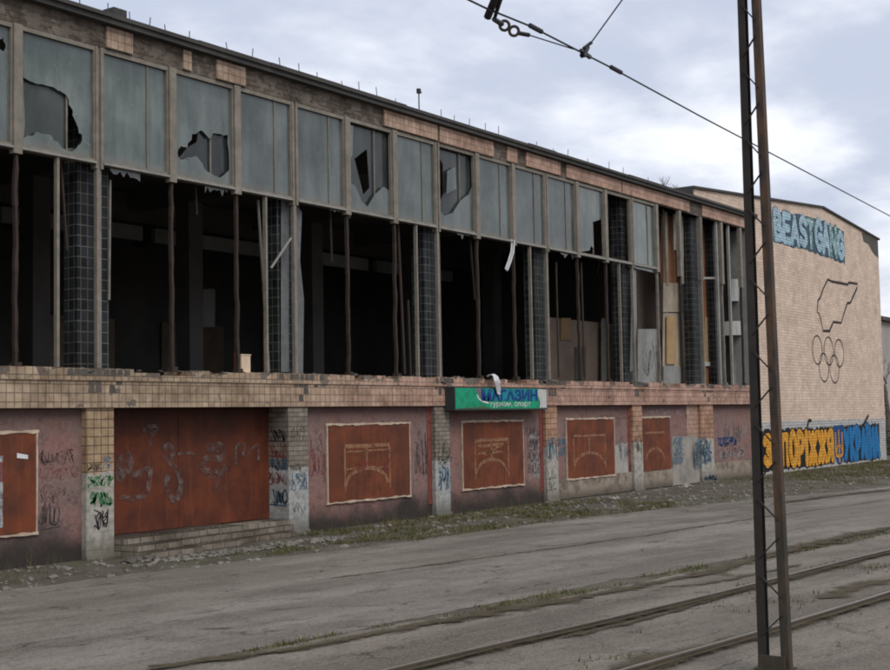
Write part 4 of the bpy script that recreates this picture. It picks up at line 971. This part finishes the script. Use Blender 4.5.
# ------------------------------------------------------------------ tram pole
bx, by = G(776, 676)
TOPZ = 7.6
pole = thing('tram_pole', 'tall rusty lattice pole of two steel channels beside the tram track', 'pole', (bx, by, 0))
LEAN = (.0, .005)
def legc(s, z):                                # centre of a leg at height z (s=+1 far leg, left in the photo)
    sep = .090 - .0066 * z; return Vector((bx + LEAN[0] * z, by + s * sep + LEAN[1] * z, z))
for s_ in (1, -1):
    m = MB(); zs = [0, 1.5, 3, 4.5, 6, TOPZ]; pr = []
    hw, dp, th = .033, .034, .007
    for z in zs:
        c = legc(s_, z); k = 1 - .028 * z
        o_ = s_ * hw * k; prof = [(-dp, o_), (dp, o_), (dp, -o_), (dp - th, -o_), (dp - th, o_ - s_ * th), (-dp + th, o_ - s_ * th), (-dp + th, -o_), (-dp, -o_)]
        m.v += [(c.x + a, c.y + b, z) for a, b in prof]
    for i in range(len(zs) - 1):
        for j in range(8): m.f.append((i*8+j, i*8+(j+1) % 8, (i+1)*8+(j+1) % 8, (i+1)*8+j))
    m.f.append(tuple(range(40, 48))); m.build('channel', M_pole if s_ < 0 else M_black, pole)
z = .30; k = 1
while z < TOPZ - .3:
    st_ = .29 - .006 * z
    for fx in (-.037,):
        a, b = legc(k, z), legc(-k, z + st_ * .55); m = MB(); m.bar((a.x + fx, a.y - k * .005, a.z), (b.x + fx, b.y + k * .005, b.z), .018, .008); m.build('lacing_bar', M_black, pole)
    z += st_ ; k = -k
for z_ in (.62, 2.4, 4.2, 6.0):
    a, b = legc(1, z_), legc(-1, z_); m = MB(); m.box(bx - .043, bx - .036, b.y - .02, a.y + .02, z_ - .05, z_ + .05); m.build('batten_plate', M_pole, pole) if z_ > 5 else None
m = MB(); m.v = [(bx + a * k, by + b * k, z_) for k, z_ in ((1.25, -.02), (1., .05)) for a, b in ((-.12, -.17), (.12, -.18), (.13, .17), (-.11, .17))]; m.f = [(0, 1, 5, 4), (1, 2, 6, 5), (2, 3, 7, 6), (3, 0, 4, 7), (4, 5, 6, 7)]; m.build('footing', M_concd, pole)
m = MB(); m.box(bx - .10, bx + .10, by - .13, by + .13, .052, .062); m.box(bx - .075, bx - .06, by - .1, by + .1, .03, .16); m.build('base_plate', M_pole, pole)
m = MB(); m.box(bx - .12, bx + .12, by - .10, by + .10, TOPZ, TOPZ + .03); m.tube([(bx, by + .06, TOPZ - .3), (bx - .9, by + 1.6, TOPZ - .05)], .025, 6); m.build('top_bracket', M_pole, pole)

# overhead line
ZW = 5.3
wp = [(*G(x, y, ZW), ZW) for x, y in ((469, 0), (486, 8.2), (530, 26), (573, 48), (590, 56.8), (610, 67), (700, 116), (890, 216))]
a, d_ = Vector(wp[0]), Vector(wp[-1]); t0 = a - (d_ - a).normalized() * 8; t1 = d_ + (d_ - a).normalized() * 40
wire = thing('contact_wire', 'overhead tram wire crossing the sky in front of the roof', 'wire', tuple(a))
m = MB(); m.tube([t0] + [Vector(q) for q in wp] + [t1], .0085, 6); m.build('cable', M_wire, wire)
def on(px, py, z=ZW): return Vector((*G(px, py, z), z))
for p0, p1 in (((530, 25.4), (541.5, 31.6)), ((611, 67), (621, 72.5))):
    m = MB(); m.tube([on(*p0), on(*p1)], .022, 8); m.build('splice_sleeve', M_wire, wire)
cl_ = on(585, 52); m = MB(); m.bar(cl_ + Vector((-.05, 0, -.05)), cl_ + Vector((.04, 0, .06)), .05, .035); m.bar(cl_ + Vector((-.02, 0, .03)), cl_ + Vector((.07, -.03, .10)), .028); m.bar(cl_ + Vector((-.08, .0, -.0)), cl_ + Vector((.1, 0, -.03)), .03); m.build('clamp', M_porc, wire)
span = thing('span_wire', 'thin guy wire rising from the clamp towards the top of the pole', 'wire', tuple(cl_))
r_ = ray(622, 0); tp = Vector((bx - .9, by + 1.6, TOPZ - .05))
# pass through the sighted direction: a point of that ray a little higher than the clamp
zz = 5.72; q_ = Vector((*G(622, 0, zz), zz)); m = MB(); m.tube([cl_ + Vector((.07, -.03, .1)), q_, q_ + (q_ - cl_) * 3.], .0065, 6); m.build('cable', M_wire, span)
ins = thing('line_insulator', 'pair of dark insulator rods with a short chain beside the overhead wire', 'insulator', tuple(on(498, 20)))
zi = ZW
def up(px, py, z): return Vector((*G(px, py, z), z))
m = MB(); m.tube([up(487.5, 17, 5.28), up(497, -6, 5.40), up(510, -38, 5.6)], [.034, .034, .03], 8); m.build('insulator_rod', M_porc, ins)
m = MB(); m.tube([up(495, 17, 5.28), up(502, -6, 5.40), up(514, -38, 5.6)], [.016, .022, .022], 8); m.build('insulator_rod', M_porc, ins)
m = MB(); m.tube([up(494, 19, ZW - .02), up(500, 23, ZW - .02), up(502, 24, ZW - .02)], .022, 8); m.build('swivel', M_porc, ins)
vd = (on(505, 25) - CAM).normalized()
for px, py in ((504.5, 25.5), (514, 31)):
    m = MB(); m.torus(up(px, py, ZW - .02), vd + Vector((.2, .2, .1)), .040, .013); m.build('chain_ring', M_rail, ins)
m = MB(); m.tube([up(518, 33, ZW - .02), up(529, 35, ZW - .02)], .02, 8); m.build('end_fitting', M_porc, ins)
m = MB(); m.tube([up(529, 35, ZW - .02), up(556, 43.5, ZW - .012), up(574, 49.2, ZW - .008)], .006, 6); m.build('tail_wire', M_wire, ins)

# ------------------------------------------------------------------ dry weeds on the roof, far right background
M_twig = simple('bare_twig', (.11, .09, .075), .9, .3)
def branch(m, p, d, l, r, depth, spread=.5):
    p = Vector(p); d = Vector(d).normalized(); e = p + d * l; mid = p + d * l * .5 + Vector((random.uniform(-.06, .06), random.uniform(-.06, .06), 0)) * l
    m.tube([p, mid, e], [r, r * .8, r * .6], 4 if depth < 3 else 6)
    if depth == 0: return
    for _ in range(random.choice((2, 3, 3))):
        nd = d + Vector((random.uniform(-1, 1), random.uniform(-1, 1), random.uniform(-.1, .6))) * spread
        branch(m, p + d * l * random.uniform(.45, 1.), nd, l * random.uniform(.55, .8), r * .55, depth - 1, spread)
for px, h, lab in ((664, .26, 'bare dry shrub growing on the roof edge, left of the brick gable'), (675, .2, 'smaller dry weed on the roof just left of the brick gable')):
    X = P(px, 190, .3)[0]; m = MB()
    for _ in range(6): branch(m, (random.uniform(-.12, .12), 0, 0), (random.uniform(-.5, .5), random.uniform(-.3, .3), 1), h, .008, 2, .7)
    o = m.build('dry_shrub', M_twig); o.location = (X, .3, 8.18); tag(o, lab, 'shrub', 'weeds on the roof')
X0, Z0 = P(883, 318, 14); far = thing('distant_house', 'low pale rendered house far behind the right end of the brick hall', 'building', (X0 + 6, 18, 0))
m = MB(); m.box(X0 - 3, X0 + 16, 14, 24, 0, Z0 - .25); m.build('wall', simple('faded_render', (.33, .31, .29), .9, .25, 1.), far)
m = MB(); m.box(X0 - 3.4, X0 + 16.4, 13.6, 24.4, Z0 - .249, Z0 + .05); m.build('roof', M_roofcap, far)
for i in range(4):
    m = MB(); m.box(X0 + 1.2 + i * 3.6, X0 + 2.8 + i * 3.6, 13.94, 14.0, 1.5, 3.2); wn = m.build('window', M_trim, far); m = MB(); m.box(X0 + 1.3 + i * 3.6, X0 + 2.7 + i * 3.6, 13.92, 13.938, 1.6, 3.1); m.build('pane', M_dark, wn)
def bare_tree(x, y, h, lab):
    t_ = thing('bare_tree', lab, 'tree', (x, y, 0), 'leafless trees at the right'); m = MB()
    m.tube([(x, y, 0), (x + .1, y, h * .35), (x - .05, y + .1, h * .6)], [.16, .12, .09], 8); m.build('trunk', M_twig, t_)
    c = MB()
    for i in range(9): branch(c, (x, y, h * (.3 + .04 * i)), (random.uniform(-1, 1), random.uniform(-1, 1), random.uniform(.5, 1.4)), h * .22, .045, 4, .6)
    c.build('crown', M_twig, t_)
bare_tree(P(887, 400, 3)[0], 3, 5.2, 'bare dark tree close beside the right corner of the brick hall')
bare_tree(62, 9, 8, 'taller leafless tree farther right in front of the distant house')
def bushmat():
    t = NT('winter_foliage'); p = t.pos(); n = t.noise(p, .8, 4.); return t.done(t.bsdf(t.mix(n, (.05, .05, .03), (.11, .095, .06)), .9, None, .1))
M_bush = bushmat()
bt = MB()
for _ in range(1500):
    a = random.uniform(0, 6.28); u = random.random(); x = P(888, 440, 1.5)[0] + .3 + random.gauss(0, .6); y = 1.5 + random.gauss(0, .6); z = abs(random.gauss(.5, .4))
    d = Vector((random.uniform(-1, 1), random.uniform(-1, 1), random.uniform(-1, 1))).normalized() * .06; e = d.cross(Vector((0, 0, 1))).normalized() * .035
    bt.add([(x, y, z), Vector((x, y, z)) + d + e, Vector((x, y, z)) + d * 2, Vector((x, y, z)) + d - e], [(0, 1, 2, 3)])
o = bt.build('bush', M_bush); tag(o, 'low dull bush at the foot of the right corner of the brick hall', 'bush')

# ------------------------------------------------------------------ render settings
S.view_settings.view_transform = 'Standard'; S.view_settings.look = 'None'; S.view_settings.exposure = 0; S.view_settings.gamma = 1
S.render.engine = 'CYCLES'
try:
    S.cycles.use_denoising = True; S.cycles.filter_width = 1.9; S.cycles.max_bounces = 6
except Exception: pass
